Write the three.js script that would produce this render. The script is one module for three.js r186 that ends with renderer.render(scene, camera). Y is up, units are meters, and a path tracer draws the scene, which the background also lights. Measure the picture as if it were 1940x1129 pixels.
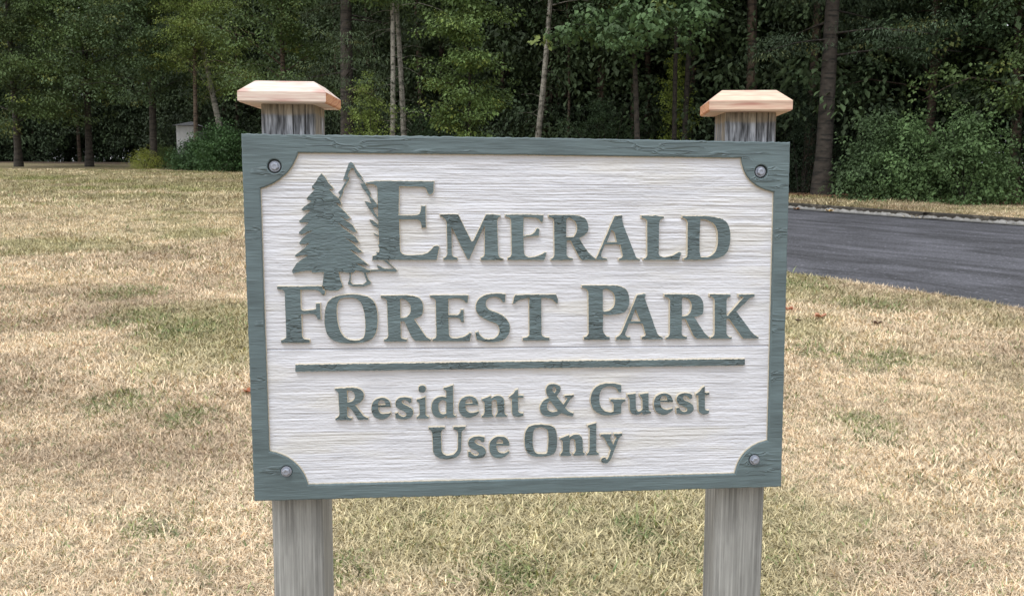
import * as THREE from 'three';
import { mergeGeometries } from 'three/addons/utils/BufferGeometryUtils.js';

// ---------------------------------------------------------------- camera, sky, sun, exposure
const scene = new THREE.Scene();
const camera = new THREE.PerspectiveCamera(36.74, 1024 / 595, 0.05, 900);
camera.position.set(-0.1535, 1.354, 1.5042);
camera.rotation.set(THREE.MathUtils.degToRad(-6.139), THREE.MathUtils.degToRad(-5.068), THREE.MathUtils.degToRad(0.122), 'YXZ');
const renderer = new THREE.WebGLRenderer({ antialias: true });
renderer.setSize(1024, 595);
renderer.toneMapping = THREE.LinearToneMapping;
renderer.toneMappingExposure = 1.12;
renderer.shadowMap.enabled = true;

const SUN = new THREE.Vector3(-0.3, 0.84, 0.42).normalize();
{ // hazy, bright overcast sky
  const W = 256, H = 128, d = new Float32Array(W * H * 4), v = new THREE.Vector3();
  for (let j = 0; j < H; j++) for (let i = 0; i < W; i++) {
    const el = ((j + 0.5) / H - 0.5) * Math.PI, az = ((i + 0.5) / W - 0.5) * 2 * Math.PI;
    v.set(Math.cos(el) * Math.cos(az), Math.sin(el), Math.cos(el) * Math.sin(az));
    const s = Math.max(0, Math.sin(el)), a = Math.max(0, v.dot(SUN));
    const L = el > 0 ? 0.86 + 0.48 * s + 0.5 * Math.pow(a, 5) : 0.78 * Math.max(0.25, 1 + el * 3);
    const o = (j * W + i) * 4;
    d[o] = L * 0.965; d[o + 1] = L * 0.995; d[o + 2] = L * 1.045; d[o + 3] = 1;
  }
  const t = new THREE.DataTexture(d, W, H, THREE.RGBAFormat, THREE.FloatType);
  t.mapping = THREE.EquirectangularReflectionMapping; t.magFilter = THREE.LinearFilter; t.needsUpdate = true;
  scene.background = t; scene.environment = t;
}
const sun = new THREE.DirectionalLight(new THREE.Color(1, 0.97, 0.92), 1.15);
sun.position.copy(SUN).multiplyScalar(60);
sun.castShadow = true; sun.shadow.radius = 32; sun.shadow.mapSize.set(2048, 2048);
Object.assign(sun.shadow.camera, { left: -40, right: 40, top: 40, bottom: -40, near: 1, far: 160 });
scene.add(sun, sun.target);

// ---------------------------------------------------------------- helpers
function rng(seed) { let s = seed >>> 0; return () => { s = (s + 0x6d2b79f5) | 0; let t = Math.imul(s ^ (s >>> 15), 1 | s); t = (t + Math.imul(t ^ (t >>> 7), 61 | t)) ^ t; return ((t ^ (t >>> 14)) >>> 0) / 4294967296; }; }
const R = rng(7411), rr = (a, b) => a + (b - a) * R();
function hash(x, y, s) { let h = Math.imul(x | 0, 374761393) ^ Math.imul(y | 0, 668265263) ^ Math.imul(s | 0, 2147483647 ^ 0x5bd1e995); h = Math.imul(h ^ (h >>> 13), 1274126177); h ^= h >>> 16; return (h >>> 0) / 4294967296; }
function noise(x, y, s = 0, px = 0, py = 0) { // value noise in 0..1, optional period
  const x0 = Math.floor(x), y0 = Math.floor(y), fx = x - x0, fy = y - y0, u = fx * fx * (3 - 2 * fx), v = fy * fy * (3 - 2 * fy);
  const m = (a, p) => (p ? ((a % p) + p) % p : a), xa = m(x0, px), xb = m(x0 + 1, px), ya = m(y0, py), yb = m(y0 + 1, py);
  return (hash(xa, ya, s) * (1 - u) + hash(xb, ya, s) * u) * (1 - v) + (hash(xa, yb, s) * (1 - u) + hash(xb, yb, s) * u) * v;
}
function fbm(x, y, o = 4, s = 0, px = 0, py = 0) { let a = 0, w = 0.5, t = 0; for (let i = 0; i < o; i++) { a += w * noise(x, y, s + i * 17, px, py); t += w; w *= 0.5; x *= 2; y *= 2; px *= 2; py *= 2; } return a / t; }
const sstep = (a, b, x) => { const t = Math.min(1, Math.max(0, (x - a) / (b - a))); return t * t * (3 - 2 * t); };
const mix = (a, b, t) => a + (b - a) * t;
// texture from f(u, v) -> [r, g, b] in sRGB 0..255 or one number 0..1 (data)
function tex(w, h, f, color = true) {
  const d = new Uint8Array(w * h * 4);
  for (let j = 0; j < h; j++) for (let i = 0; i < w; i++) {
    const c = f((i + 0.5) / w, (j + 0.5) / h), o = (j * w + i) * 4;
    if (color) { d[o] = c[0]; d[o + 1] = c[1]; d[o + 2] = c[2]; } else d[o] = d[o + 1] = d[o + 2] = Math.min(255, Math.max(0, c * 255));
    d[o + 3] = 255;
  }
  const t = new THREE.DataTexture(d, w, h, THREE.RGBAFormat);
  t.wrapS = t.wrapT = THREE.RepeatWrapping; t.magFilter = THREE.LinearFilter; t.minFilter = THREE.LinearMipmapLinearFilter; t.generateMipmaps = true;
  if (color) t.colorSpace = THREE.SRGBColorSpace;
  t.needsUpdate = true; return t;
}
function rep(t, sx, sy) { const c = t.clone(); c.repeat.set(1 / sx, 1 / sy); c.needsUpdate = true; return c; }
const counts = {};
function numbered(n) { const k = counts[n] = (counts[n] ?? -1) + 1; return k ? n + '_' + String(k).padStart(3, '0') : n; }
function shade(o) { o.castShadow = o.receiveShadow = true; return o; }
function mesh(name, g, m, parent) { const o = shade(new THREE.Mesh(g, m)); o.name = numbered(name); parent.add(o); return o; }
function part(name, g, m, parent) { const o = shade(new THREE.Mesh(g, m)); o.name = name; parent.add(o); return o; }
function thing(name, label, category, x = 0, y = 0, z = 0, group) { const o = new THREE.Group(); o.name = numbered(name); o.position.set(x, y, z); o.userData = { label, category }; if (group) o.userData.group = group; scene.add(o); return o; }
function tag(o, label, category, group) { o.userData = { label, category }; if (group) o.userData.group = group; return o; }

// ---------------------------------------------------------------- terrain
const h0 = (z) => (z > 4 ? -0.256 - 0.02 * (z - 4) : z < -62 ? 3.968 - 0.01 * (z + 62) : -0.064 * z);
const P2 = (a) => a.map(([x, z]) => new THREE.Vector2(x, z));
const ROAD = new THREE.SplineCurve(P2([[12, 6], [7.4, -2], [4.96, -6.58], [4.29, -7.83], [3.95, -8.48], [3.2, -10.4], [2.8, -12.6], [2.9, -15.2], [3.8, -17.8], [5.3, -19.7], [6.9, -20.1], [8.14, -18.82], [8.86, -17.56], [9.82, -16.03], [10.37, -15.29], [14, -9.6], [23, 5]])).getPoints(220);
const KERB = ROAD.slice(110);
const EDGE = P2([[60, 20], [26, -3], [16, -14.5], [11.6, -20.3], [9.1, -21.9], [5.5, -24.5], [1, -28], [-4, -33.5], [-9.2, -42.0], [-13, -50], [-18, -56], [-40, -60], [-120, -64]]);
function segDist(p, x, z) { // distance to a polyline and the side it lies on (positive to the left of travel)
  let best = 1e9, side = 0;
  for (let i = 0; i + 1 < p.length; i++) {
    const ax = p[i].x, az = p[i].y, bx = p[i + 1].x - ax, bz = p[i + 1].y - az, t = Math.min(1, Math.max(0, ((x - ax) * bx + (z - az) * bz) / (bx * bx + bz * bz)));
    const dx = x - ax - t * bx, dz = z - az - t * bz, d = dx * dx + dz * dz;
    if (d < best - 1e-9) { best = d; side = bx * (z - az) - bz * (x - ax); }
  }
  return Math.sqrt(best) * (side < 0 ? -1 : 1);
}
function inRoad(x, z) { let c = false; for (let i = 0, j = ROAD.length - 1; i < ROAD.length; j = i++) { const a = ROAD[i], b = ROAD[j]; if (a.y > z !== b.y > z && x < ((b.x - a.x) * (z - a.y)) / (b.y - a.y) + a.x) c = !c; } return c; }
const woods = (x, z) => segDist(EDGE, x, z);           // metres inside the wood (positive)
function ground(x, z) {
  let y = h0(z) - 0.03 * fbm(x * 0.6, z * 0.6, 2, 5);
  if (x > -2 && !inRoad(x, z)) { const k = segDist(KERB, x, z); y += 0.13 * sstep(0.25, 1.2, Math.abs(k)) * sstep(6, 9.5, x + 0.42 * (-z) * 0.55); }
  return y;
}
// where a column of the photograph meets the ground at a distance from the camera
const YAW = THREE.MathUtils.degToRad(5.068);
function spot(px, dist) { const a = Math.atan((px - 970) / 1700) + YAW; return [camera.position.x + Math.sin(a) * dist / Math.cos(a - YAW), camera.position.z - Math.cos(a) * dist / Math.cos(a - YAW)]; }
const LETTERS = [
  ['E', '-261.2,231.0 -245.8,233.1 -208.7,233.0 -150.8,232.6 -151.3,216.9 -153.7,211.3~ -159.0,210.9~ -161.5,214.8 -162.4,223.5~ -171.4,223.4 -208.1,224.7 -209.3,176.5 -191.3,176.5 -178.8,176.5~ -172.0,182.1~ -171.9,192.5 -165.0,192.5 -164.3,156.3 -171.3,156.0 -171.9,168.9~ -178.8,169.6 -208.7,169.5 -207.8,120.7 -207.3,110.6~ -193.3,110.6 -169.6,110.5~ -158.3,116.4~ -151.3,124.8 -145.7,127.6~ -142.5,124.0 -147.2,102.2 -253.6,102.6 -253.1,109.9 -242.7,110.7~ -241.9,119.4 -243.3,169.5 -243.9,220.7 -243.9,226.2~ -252.8,227.8 -261.7,228.2'],
  ['M', '-140.7,177.8 -132.0,178.6 -110.8,178.4 -88.7,133.2 -84.8,134.8 -64.0,178.2 -50.3,178.4 -39.9,176.3 -39.9,174.6 -45.4,173.5~ -45.4,166.5 -43.7,111.7 -43.1,106.2~ -34.9,103.5 -34.9,101.6 -72.5,101.7 -72.5,105.8 -66.8,106.3~ -66.2,114.0 -66.2,159.9 -66.7,159.9 -92.0,104.2 -93.7,102.0~ -95.9,104.8 -121.8,157.8 -121.5,113.1 -121.3,107.1~ -112.3,105.9 -112.3,102.1 -135.4,102.2 -135.4,106.0 -129.7,106.5~ -128.9,114.2 -129.7,162.1 -130.4,171.9~ -140.7,175.6'],
  ['E', '-31.5,177.9 -2.0,178.3 32.4,177.4 32.0,168.7 31.2,165.4 29.0,165.4 26.7,169.8~ 17.9,173.0~ -0.9,173.2 -1.2,142.4 9.2,143.5 18.0,145.1~ 20.7,153.3 22.9,156.1~ 25.7,153.3 25.2,142.3 15.2,142.1 4.8,140.8 -0.8,140.2 -0.1,116.0 0.5,106.1~ 11.5,106.1 27.1,108.2~ 35.3,115.0 38.3,114.3 34.9,101.6 -27.2,101.8 -27.2,105.6 -21.1,106.7~ -20.6,113.9 -21.8,167.6 -22.3,173.0~ -31.5,175.2'],
  ['R', '41.8,177.2 56.8,177.7 80.6,177.7 95.9,176.8~ 109.4,167.4~ 109.6,156.0 109.7,144.7~ 94.4,138.5 100.3,127.6 110.1,114.3 115.9,107.6~ 122.2,104.2 122.2,101.1 100.6,101.2 96.7,101.9~ 92.8,109.6 80.1,133.3 78.2,135.2~ 72.9,134.3 72.8,111.5 73.6,105.4~ 83.2,103.9 83.3,101.2 46.4,101.4 46.4,104.0 51.6,105.4~ 52.0,111.6 51.0,166.4 51.1,173.0~ 41.8,173.9', '71.6,169.2 71.6,172.1~ 76.9,172.5 90.3,168.3~ 90.4,155.1 89.6,144.7~ 83.9,140.4 71.9,140.0'],
  ['A', '154.5,175.4 166.5,177.0 168.2,175.4 166.6,173.1 170.2,159.8 191.4,108.3 193.4,103.5~ 199.2,103.0 199.3,100.8 162.9,100.9 162.8,103.6 169.1,104.5~ 169.5,109.3 164.9,127.5 137.8,127.5 131.8,110.4 131.4,104.7~ 142.5,103.2 142.5,101.0 123.5,101.1 123.7,104.7 126.5,108.5~ 146.1,156.0', '149.5,152.7 141.6,131.8 159.0,131.8 154.9,147.5'],
  ['L', '200.8,176.4 210.5,176.9 219.3,175.8 225.1,177.1 231.9,175.5 239.7,175.0 239.7,172.9 232.4,171.7~ 231.6,164.5 231.7,113.0 232.3,105.8~ 241.1,105.7 254.8,106.2~ 265.4,113.8 268.3,115.3~ 271.1,112.8 267.7,100.8 205.6,101.1 205.5,103.5 211.4,104.4~ 211.9,111.1 210.7,166.4 210.1,171.7~ 200.9,172.6'],
  ['D', '271.8,175.8 289.4,175.8 311.0,176.0 342.4,174.1~ 356.2,156.9~ 356.7,141.5 357.4,116.5~ 334.6,100.6~ 309.9,100.7 276.0,100.8 275.9,103.7 281.8,104.6~ 282.1,110.9 281.4,164.5 280.7,171.7~ 271.9,172.6', '303.2,170.8 317.0,170.3~ 334.6,156.9~ 335.0,139.6 335.6,120.4~ 324.6,106.9~ 315.7,105.5 305.4,105.5 303.1,116.6 302.6,135.8'],
  ['F', '-410.2,59.3 -373.2,59.3 -337.5,59.6 -335.6,54.0 -332.2,52.0 -333.3,44.9 -334.8,43.9~ -337.3,45.4 -340.6,52.0~ -349.5,53.3 -372.8,53.8 -372.6,21.8 -371.6,18.3~ -364.2,19.2 -348.8,19.6~ -347.7,22.6 -347.5,30.6 -340.9,30.5 -340.6,4.2 -345.6,4.3 -346.9,12.6~ -354.4,13.0 -372.2,13.5 -371.6,-24.0 -370.7,-29.7~ -359.3,-30.3 -359.4,-35.2 -406.1,-34.7 -406.0,-30.0 -398.6,-29.4~ -397.4,-23.8 -398.2,47.4 -398.5,53.9~ -403.9,54.0 -410.3,55.5'],
  ['O', '-288.9,45.6 -261.9,44.9~ -246.1,25.9~ -246.4,4.4 -246.7,-21.3~ -265.1,-37.1~ -292.3,-37.1 -317.4,-36.5~ -334.6,-17.3~ -334.1,4.2 -333.7,27.6~ -315.9,45.3~', '-293.0,40.5 -276.0,40.4~ -266.4,12.7~ -266.7,-7.8 -266.9,-24.2~ -275.1,-32.3~ -284.2,-32.2 -301.3,-32.0~ -314.3,-3.2~ -313.9,17.3 -313.7,29.5~ -306.0,40.6~'],
  ['R', '-240.1,43.0 -212.9,43.2 -198.0,43.4 -181.2,42.1~ -170.3,33.0~ -170.3,22.6 -170.4,11.2~ -176.9,6.0~ -185.8,3.2 -168.7,-23.1 -164.0,-29.9~ -157.9,-31.7 -157.9,-34.7 -181.9,-34.4 -186.6,-33.0~ -191.2,-24.8 -201.3,-1.8 -203.2,0.1~ -208.3,-0.6 -208.1,-26.5 -207.7,-30.8~ -197.9,-31.4 -197.9,-35.0 -235.8,-34.6 -235.8,-31.0 -229.7,-30.6~ -228.9,-24.4 -230.3,32.5 -230.5,38.7~ -240.2,39.7', '-208.4,36.6 -207.9,38.0~ -205.5,38.0 -190.7,33.2~ -190.8,20.8 -190.9,7.6~ -203.1,5.3 -208.2,5.4'],
  ['E', '-158.3,43.1 -128.7,43.3 -94.3,42.7 -95.3,30.5 -96.7,29.4~ -98.6,30.5 -102.3,37.2~ -114.6,37.5 -127.8,37.4 -128.1,9.8 -114.7,9.2 -107.2,9.7~ -106.7,18.2 -102.4,18.7 -101.7,-2.6 -106.3,-2.8 -107.2,4.4~ -114.7,5.0 -127.8,5.1 -127.2,-23.6 -126.3,-30.3~ -117.7,-30.4 -100.7,-29.6~ -92.1,-21.6 -89.3,-22.1 -92.2,-35.5 -154.6,-34.8 -154.6,-31.4 -148.5,-30.5~ -148.0,-25.3 -149.0,31.9 -148.9,37.6~ -158.3,40.0'],
  ['S', '-31.4,43.9 -31.8,31.0 -33.7,29.8~ -35.6,30.5 -40.4,39.6~ -49.9,39.5 -64.6,38.9~ -64.6,27.4 -64.6,18.8~ -50.8,14.4 -23.7,5.1~ -23.6,-13.2 -23.6,-37.7~ -54.7,-37.7 -68.0,-37.5~ -80.4,-32.7 -82.0,-20.7 -77.5,-19.5 -72.8,-32.3~ -59.4,-33.0 -41.3,-32.2~ -41.3,-16.8 -41.3,-6.3~ -56.6,-2.3 -81.4,6.6~ -81.4,20.9 -81.3,44.7~ -48.9,45.2 -40.4,45.2~'],
  ['T', '-14.2,42.5 9.2,43.1 55.2,42.8 58.6,33.2 58.2,27.9 55.3,27.9 50.4,36.1~ 37.9,37.0 29.8,37.0 30.6,-24.3 31.1,-30.2~ 44.1,-31.3 44.2,-35.9 -1.1,-35.4 -1.1,-30.9 8.5,-30.4~ 9.9,-25.1 9.2,36.9 -9.9,36.5~ -14.7,28.0 -18.5,28.5 -16.6,37.6'],
  ['P', '99.5,58.2 122.5,58.1 160.3,57.6 172.0,54.9~ 181.7,44.4~ 182.1,30.8 182.1,18.2~ 168.5,7.3~ 147.4,6.9 136.8,8.1 136.6,-16.1 137.3,-29.8~ 148.7,-31.2 148.8,-36.0 104.1,-35.5 104.1,-30.7 111.5,-30.0~ 112.1,-23.2 110.9,44.8 110.2,53.2~ 99.5,53.8', '135.7,49.4 137.3,52.0~ 142.5,51.9 157.3,47.7~ 157.5,33.0 157.3,13.1~ 138.8,13.3 136.2,14.9'],
  ['A', '195.5,40.6 205.0,42.6 207.0,44.2~ 210.3,42.6 210.3,39.4 208.8,36.8 212.7,25.3 231.8,-25.5 234.6,-31.4~ 241.5,-32.5 241.6,-36.2 205.3,-35.8 205.2,-32.1 212.1,-30.1~ 211.5,-26.4 205.9,-8.4 182.0,-8.1 175.9,-24.9 174.4,-31.2~ 184.8,-31.9 184.9,-36.4 160.2,-36.2 160.1,-31.6 167.0,-30.1~ 170.0,-22.8 189.4,25.5', '193.2,17.0 185.1,-3.9 202.1,-4.1'],
  ['R', '243.3,41.9 269.0,42.0 291.7,41.6 303.6,40.5~ 312.3,29.3~ 312.5,20.0 312.8,8.8~ 308.5,4.9~ 296.6,2.1 313.1,-22.5 319.3,-30.5~ 324.9,-34.5 323.9,-36.2 303.5,-36.0 298.5,-35.1~ 294.4,-27.2 282.9,-2.7 280.8,-0.2~ 274.9,-1.1 275.0,-26.1 276.1,-31.9~ 284.4,-32.5 284.5,-36.2 248.0,-35.7 248.0,-32.6 253.4,-32.2~ 254.2,-25.8 253.3,30.7 252.9,36.5~ 243.3,37.6', '274.1,34.0 275.1,36.4~ 278.0,35.9 291.4,33.3~ 291.7,21.7 291.6,5.1~ 279.8,3.7 274.8,3.8'],
  ['K', '322.9,41.4 359.9,41.1 360.1,37.2 353.8,35.8~ 353.0,30.9 354.0,4.5 355.7,3.5 383.2,35.1 384.2,36.8~ 374.7,37.1 374.6,41.0 402.8,40.8 403.0,36.9 395.2,35.5~ 391.4,30.6 371.0,11.2 399.1,-24.4 405.4,-31.9~ 412.3,-34.0 412.4,-36.9 386.4,-36.6 382.4,-35.6~ 378.2,-28.2 360.4,-3.4 357.3,-0.4~ 353.9,-1.4 354.6,-26.9 355.8,-33.3~ 364.3,-34.4 364.4,-36.7 326.4,-36.2 326.9,-34.0 332.8,-32.6~ 333.6,-26.7 332.1,30.1 331.9,36.4~ 323.0,38.0'],
  ['R', '-319.1,-113.9 -291.0,-112.1 -271.2,-113.8~ -271.1,-126.3 -271.6,-137.8~ -286.4,-142.0 -272.8,-160.9 -268.6,-164.1~ -264.8,-164.7 -264.8,-167.7 -280.7,-167.9 -283.3,-166.1~ -286.6,-158.0 -295.0,-145.0~ -299.3,-144.9 -299.3,-160.4 -298.8,-164.0~ -291.9,-164.7 -292.5,-168.2 -319.0,-167.7 -319.0,-164.5 -313.4,-162.8~ -312.5,-157.5 -313.6,-122.0 -314.3,-117.6~ -319.1,-116.6', '-299.2,-116.9 -285.9,-116.3~ -286.1,-127.8 -286.8,-137.0~ -298.9,-137.3'],
  ['e', '-226.3,-147.0 -247.5,-146.6 -247.7,-157.8~ -238.1,-158.6 -230.3,-158.7~ -226.5,-155.9 -225.8,-158.3 -233.0,-168.3~ -241.7,-168.1 -259.1,-166.6~ -258.8,-148.7 -257.7,-130.9~ -241.2,-130.3 -226.1,-130.9~', '-247.5,-143.2 -235.3,-142.9 -235.6,-134.9~ -241.3,-134.4 -247.4,-134.7~'],
  ['s', '-191.4,-132.6 -191.4,-139.8 -195.3,-140.4 -199.6,-134.6~ -203.9,-134.9 -208.3,-135.4~ -207.5,-138.9 -206.6,-142.5~ -198.8,-145.4 -188.4,-149.1~ -188.5,-157.2 -189.5,-168.8~ -204.3,-168.5 -213.0,-168.4~ -218.6,-165.6 -218.5,-157.5 -214.6,-157.2 -211.2,-163.9~ -204.3,-164.0 -199.9,-163.6~ -200.4,-159.6 -200.7,-156.1~ -207.6,-153.2 -218.4,-149.5~ -218.3,-141.4 -217.8,-130.4~ -203.0,-130.1 -196.9,-130.2~'],
  ['i', '-182.2,-134.9 -167.6,-130.2 -167.5,-160.3 -166.7,-163.9~ -162.3,-164.9 -162.3,-167.9 -182.5,-167.5 -182.4,-164.5 -178.4,-163.6~ -177.6,-158.3 -178.2,-140.4 -182.2,-137.6'],
  ['dot', '-172.9,-110.5 -166.8,-110.6~ -166.8,-116.8 -166.9,-123.0~ -173.0,-122.9 -179.1,-122.8~ -179.0,-116.6 -179.0,-110.4~'],
  ['d', '-136.5,-115.2 -120.7,-111.0 -120.5,-161.2 -119.8,-163.9~ -116.1,-164.0 -116.1,-167.0 -130.7,-167.3 -132.4,-163.6 -136.9,-167.7~ -143.0,-167.6 -157.4,-165.9~ -157.3,-149.7 -156.8,-130.0~ -139.3,-130.3 -132.2,-131.3 -132.2,-120.6 -133.1,-118.8~ -136.6,-117.8', '-132.3,-139.4 -134.0,-136.7~ -137.5,-136.6 -146.0,-137.4~ -145.5,-148.1 -145.1,-160.7~ -137.7,-160.8 -133.8,-160.9~ -132.4,-158.8'],
  ['e', '-77.7,-146.3 -99.8,-145.9 -99.8,-158.3~ -89.2,-159.6 -83.0,-159.7~ -77.7,-156.6 -76.3,-159.3 -84.8,-168.2~ -93.7,-168.0 -111.3,-166.7~ -111.2,-148.7 -110.3,-130.8~ -93.6,-130.4 -78.6,-131.4~', '-99.8,-143.2 -87.4,-142.9 -87.9,-134.8~ -93.6,-134.7 -98.9,-135.0~'],
  ['n', '-71.5,-136.0 -56.5,-130.5 -55.9,-135.4 -50.3,-130.1~ -44.1,-130.2 -33.4,-130.3~ -33.0,-143.0 -32.5,-161.0 -32.0,-163.8~ -28.4,-164.7 -28.4,-167.4 -47.6,-167.6 -47.6,-164.7 -44.9,-163.5~ -44.4,-157.2 -45.8,-141.8 -46.2,-137.3~ -50.3,-137.3 -54.7,-137.5~ -54.7,-141.7 -54.3,-158.8 -53.8,-164.2~ -52.0,-165.2 -52.0,-167.9 -71.5,-167.9 -71.5,-164.8 -67.1,-163.6~ -66.7,-156.8 -67.1,-142.4 -68.0,-138.7~ -71.5,-138.7'],
  ['t', '-9.5,-119.9 -9.4,-130.8 -0.2,-130.9 -0.1,-134.9 -9.4,-134.7 -8.8,-158.8 -7.5,-162.4~ -0.1,-161.7 -0.0,-166.2 -4.9,-168.4~ -10.2,-168.3 -20.0,-167.6~ -19.5,-157.7 -20.1,-134.5 -24.5,-134.5 -24.5,-131.9 -17.4,-128.8~ -13.9,-121.7'],
  ['ampersand', '52.1,-111.3 64.2,-112.0~ 64.3,-120.2 63.8,-126.5~ 57.2,-132.3 69.4,-147.8 76.5,-137.6 76.5,-136.3~ 71.1,-134.8 71.6,-132.1 87.2,-131.4 87.2,-134.1 82.8,-136.8~ 79.2,-142.2 72.5,-153.8 77.6,-161.2~ 87.2,-163.2 86.7,-168.7 76.8,-168.5~ 65.9,-162.8 57.9,-169.4~ 47.1,-169.2 28.8,-168.1~ 28.7,-153.9 29.0,-141.3~ 44.2,-135.2 38.8,-128.8~ 39.2,-121.6 39.5,-111.6~', '52.1,-116.7 49.4,-117.2~ 50.0,-120.8 50.4,-124.5~ 53.6,-127.2 56.6,-124.6~ 56.6,-120.9 56.0,-116.8~', '46.0,-140.7 40.6,-144.2~ 40.7,-151.4 41.6,-160.5~ 51.5,-160.7 56.0,-160.8~ 59.6,-158.5'],
  ['G', '170.1,-115.5 170.3,-128.3 165.8,-128.2 162.9,-118.2~ 151.1,-117.1 132.1,-116.7~ 131.9,-137.6 132.2,-161.3~ 151.8,-163.2 154.5,-163.2~ 157.2,-161.8 157.4,-149.9 157.0,-145.4~ 151.5,-143.8 151.5,-140.2 177.8,-140.6 177.9,-143.9 171.5,-145.6~ 170.7,-151.1 170.9,-164.8 161.0,-168.8~ 148.2,-168.6 117.4,-166.5~ 116.7,-140.1 117.6,-112.0~ 149.3,-111.8 160.1,-111.9~'],
  ['u', '181.3,-132.1 195.8,-130.5 196.8,-155.2 197.3,-162.2~ 201.9,-162.3 206.4,-161.8~ 208.6,-159.1 207.9,-142.6 206.9,-137.1~ 203.2,-135.2 203.2,-131.9 218.3,-130.4 219.6,-159.3 220.7,-162.6~ 223.5,-163.4 223.5,-166.3 208.7,-168.3 207.4,-164.6 202.9,-168.5~ 197.4,-168.4 186.4,-167.8~ 185.9,-156.8 185.1,-142.2 184.1,-136.7~ 181.4,-135.8'],
  ['e', '262.6,-146.9 239.4,-146.5 240.3,-159.3~ 251.3,-160.3 257.7,-160.4~ 261.7,-157.3 262.9,-160.1 255.2,-169.5~ 246.0,-169.3 228.9,-167.7~ 228.5,-149.4 229.3,-131.5~ 246.1,-131.0 261.2,-132.0~', '239.4,-143.5 252.2,-143.4 251.7,-135.5~ 246.2,-135.4 240.3,-135.5~'],
  ['s', '296.1,-134.1 296.3,-141.4 292.3,-141.9 288.5,-136.3~ 283.9,-136.2 279.3,-136.5~ 279.7,-140.2 280.3,-143.5~ 288.7,-146.8 299.5,-150.7~ 299.7,-158.9 299.4,-169.6~ 283.7,-169.3 275.4,-169.2~ 268.9,-166.7 268.7,-157.5 273.3,-157.5 276.2,-164.0~ 283.6,-164.5 288.2,-164.3~ 288.1,-160.9 287.1,-156.9~ 279.7,-154.5 269.5,-151.0~ 268.7,-142.8 269.0,-131.8~ 283.7,-131.5 290.2,-131.6~'],
  ['t', '318.5,-120.3 318.8,-131.3 326.7,-131.5 326.8,-135.5 318.9,-135.4 319.7,-159.3 320.9,-163.9~ 327.0,-162.8 327.1,-167.8 322.5,-170.1~ 317.9,-170.0 308.1,-169.2~ 308.4,-159.1 307.2,-135.5 303.2,-135.5 303.1,-132.9 310.4,-129.4~ 313.9,-122.4'],
  ['U', '-162.4,-183.3 -135.2,-183.3 -135.3,-186.7 -140.8,-187.5~ -141.8,-194.1 -141.0,-222.7 -140.2,-232.7~ -129.9,-233.5 -113.2,-232.9~ -112.6,-217.6 -112.5,-194.8 -113.0,-189.0~ -120.4,-187.4 -120.4,-183.6 -99.9,-183.2 -100.3,-187.0 -105.5,-188.8~ -106.5,-194.9 -107.0,-221.6 -108.5,-240.3~ -131.8,-239.7 -155.4,-238.6~ -155.3,-222.4 -156.2,-195.7 -157.5,-189.1~ -162.5,-186.1'],
  ['s', '-67.3,-202.4 -67.4,-211.0 -71.5,-211.3 -74.8,-206.0~ -80.4,-205.9 -84.5,-206.4~ -84.2,-209.7 -83.3,-213.5~ -74.8,-216.9 -64.6,-220.6~ -64.6,-229.2 -65.5,-240.2~ -81.4,-239.8 -89.9,-239.6~ -95.1,-236.2 -95.1,-227.6 -91.3,-227.7 -88.0,-233.9~ -81.4,-234.6 -76.7,-234.1~ -77.1,-230.9 -77.7,-227.0~ -85.1,-224.4 -95.0,-220.9~ -95.0,-212.3 -93.9,-201.2~ -79.5,-200.8 -72.9,-200.9~'],
  ['e', '-24.2,-218.1 -46.7,-217.6 -46.4,-230.6~ -35.5,-231.3 -29.8,-231.4~ -26.1,-227.6 -23.8,-230.2 -31.7,-240.2~ -41.1,-240.0 -58.9,-239.0~ -58.9,-219.8 -58.0,-202.0~ -40.2,-201.6 -24.2,-202.7~', '-46.7,-214.3 -35.1,-214.2 -35.5,-206.5~ -40.2,-206.4 -45.8,-206.7~'],
  ['O', '30.3,-182.0 51.2,-183.2~ 58.8,-196.4~ 58.9,-211.8 59.1,-229.2~ 47.7,-239.0~ 29.7,-239.1 11.7,-238.1~ 2.2,-224.0~ 2.2,-210.6 2.1,-195.2~ 11.5,-182.0~', '29.4,-187.2 41.7,-187.8~ 44.1,-201.9~ 43.8,-211.5 43.0,-232.7~ 38.2,-234.5~ 30.6,-234.3 21.2,-234.1~ 16.4,-220.5~ 16.3,-210.9 16.3,-197.5~ 20.0,-187.4~'],
  ['n', '64.2,-207.1 79.8,-201.7 80.2,-206.5 85.5,-200.8~ 92.1,-201.0 103.0,-201.2~ 103.7,-213.8 104.4,-230.2 104.9,-233.7~ 107.2,-234.6 107.2,-238.4 87.7,-238.6 87.7,-235.3 91.1,-233.8~ 91.8,-228.0 90.9,-213.5 90.3,-208.7~ 85.9,-208.6 81.4,-209.0~ 81.4,-213.3 81.0,-229.7 81.0,-234.0~ 83.5,-235.6 83.5,-239.0 64.9,-238.6 64.8,-235.1 68.6,-233.7~ 69.0,-227.5 68.5,-213.0 67.5,-210.1~ 64.2,-210.0'],
  ['l', '112.3,-185.0 127.2,-181.5 127.8,-230.8 128.2,-233.7~ 132.1,-235.1 132.1,-238.6 111.6,-238.5 111.6,-235.2 115.4,-233.4~ 115.9,-228.6 115.9,-191.8 114.9,-189.5~ 112.4,-188.3'],
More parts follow.
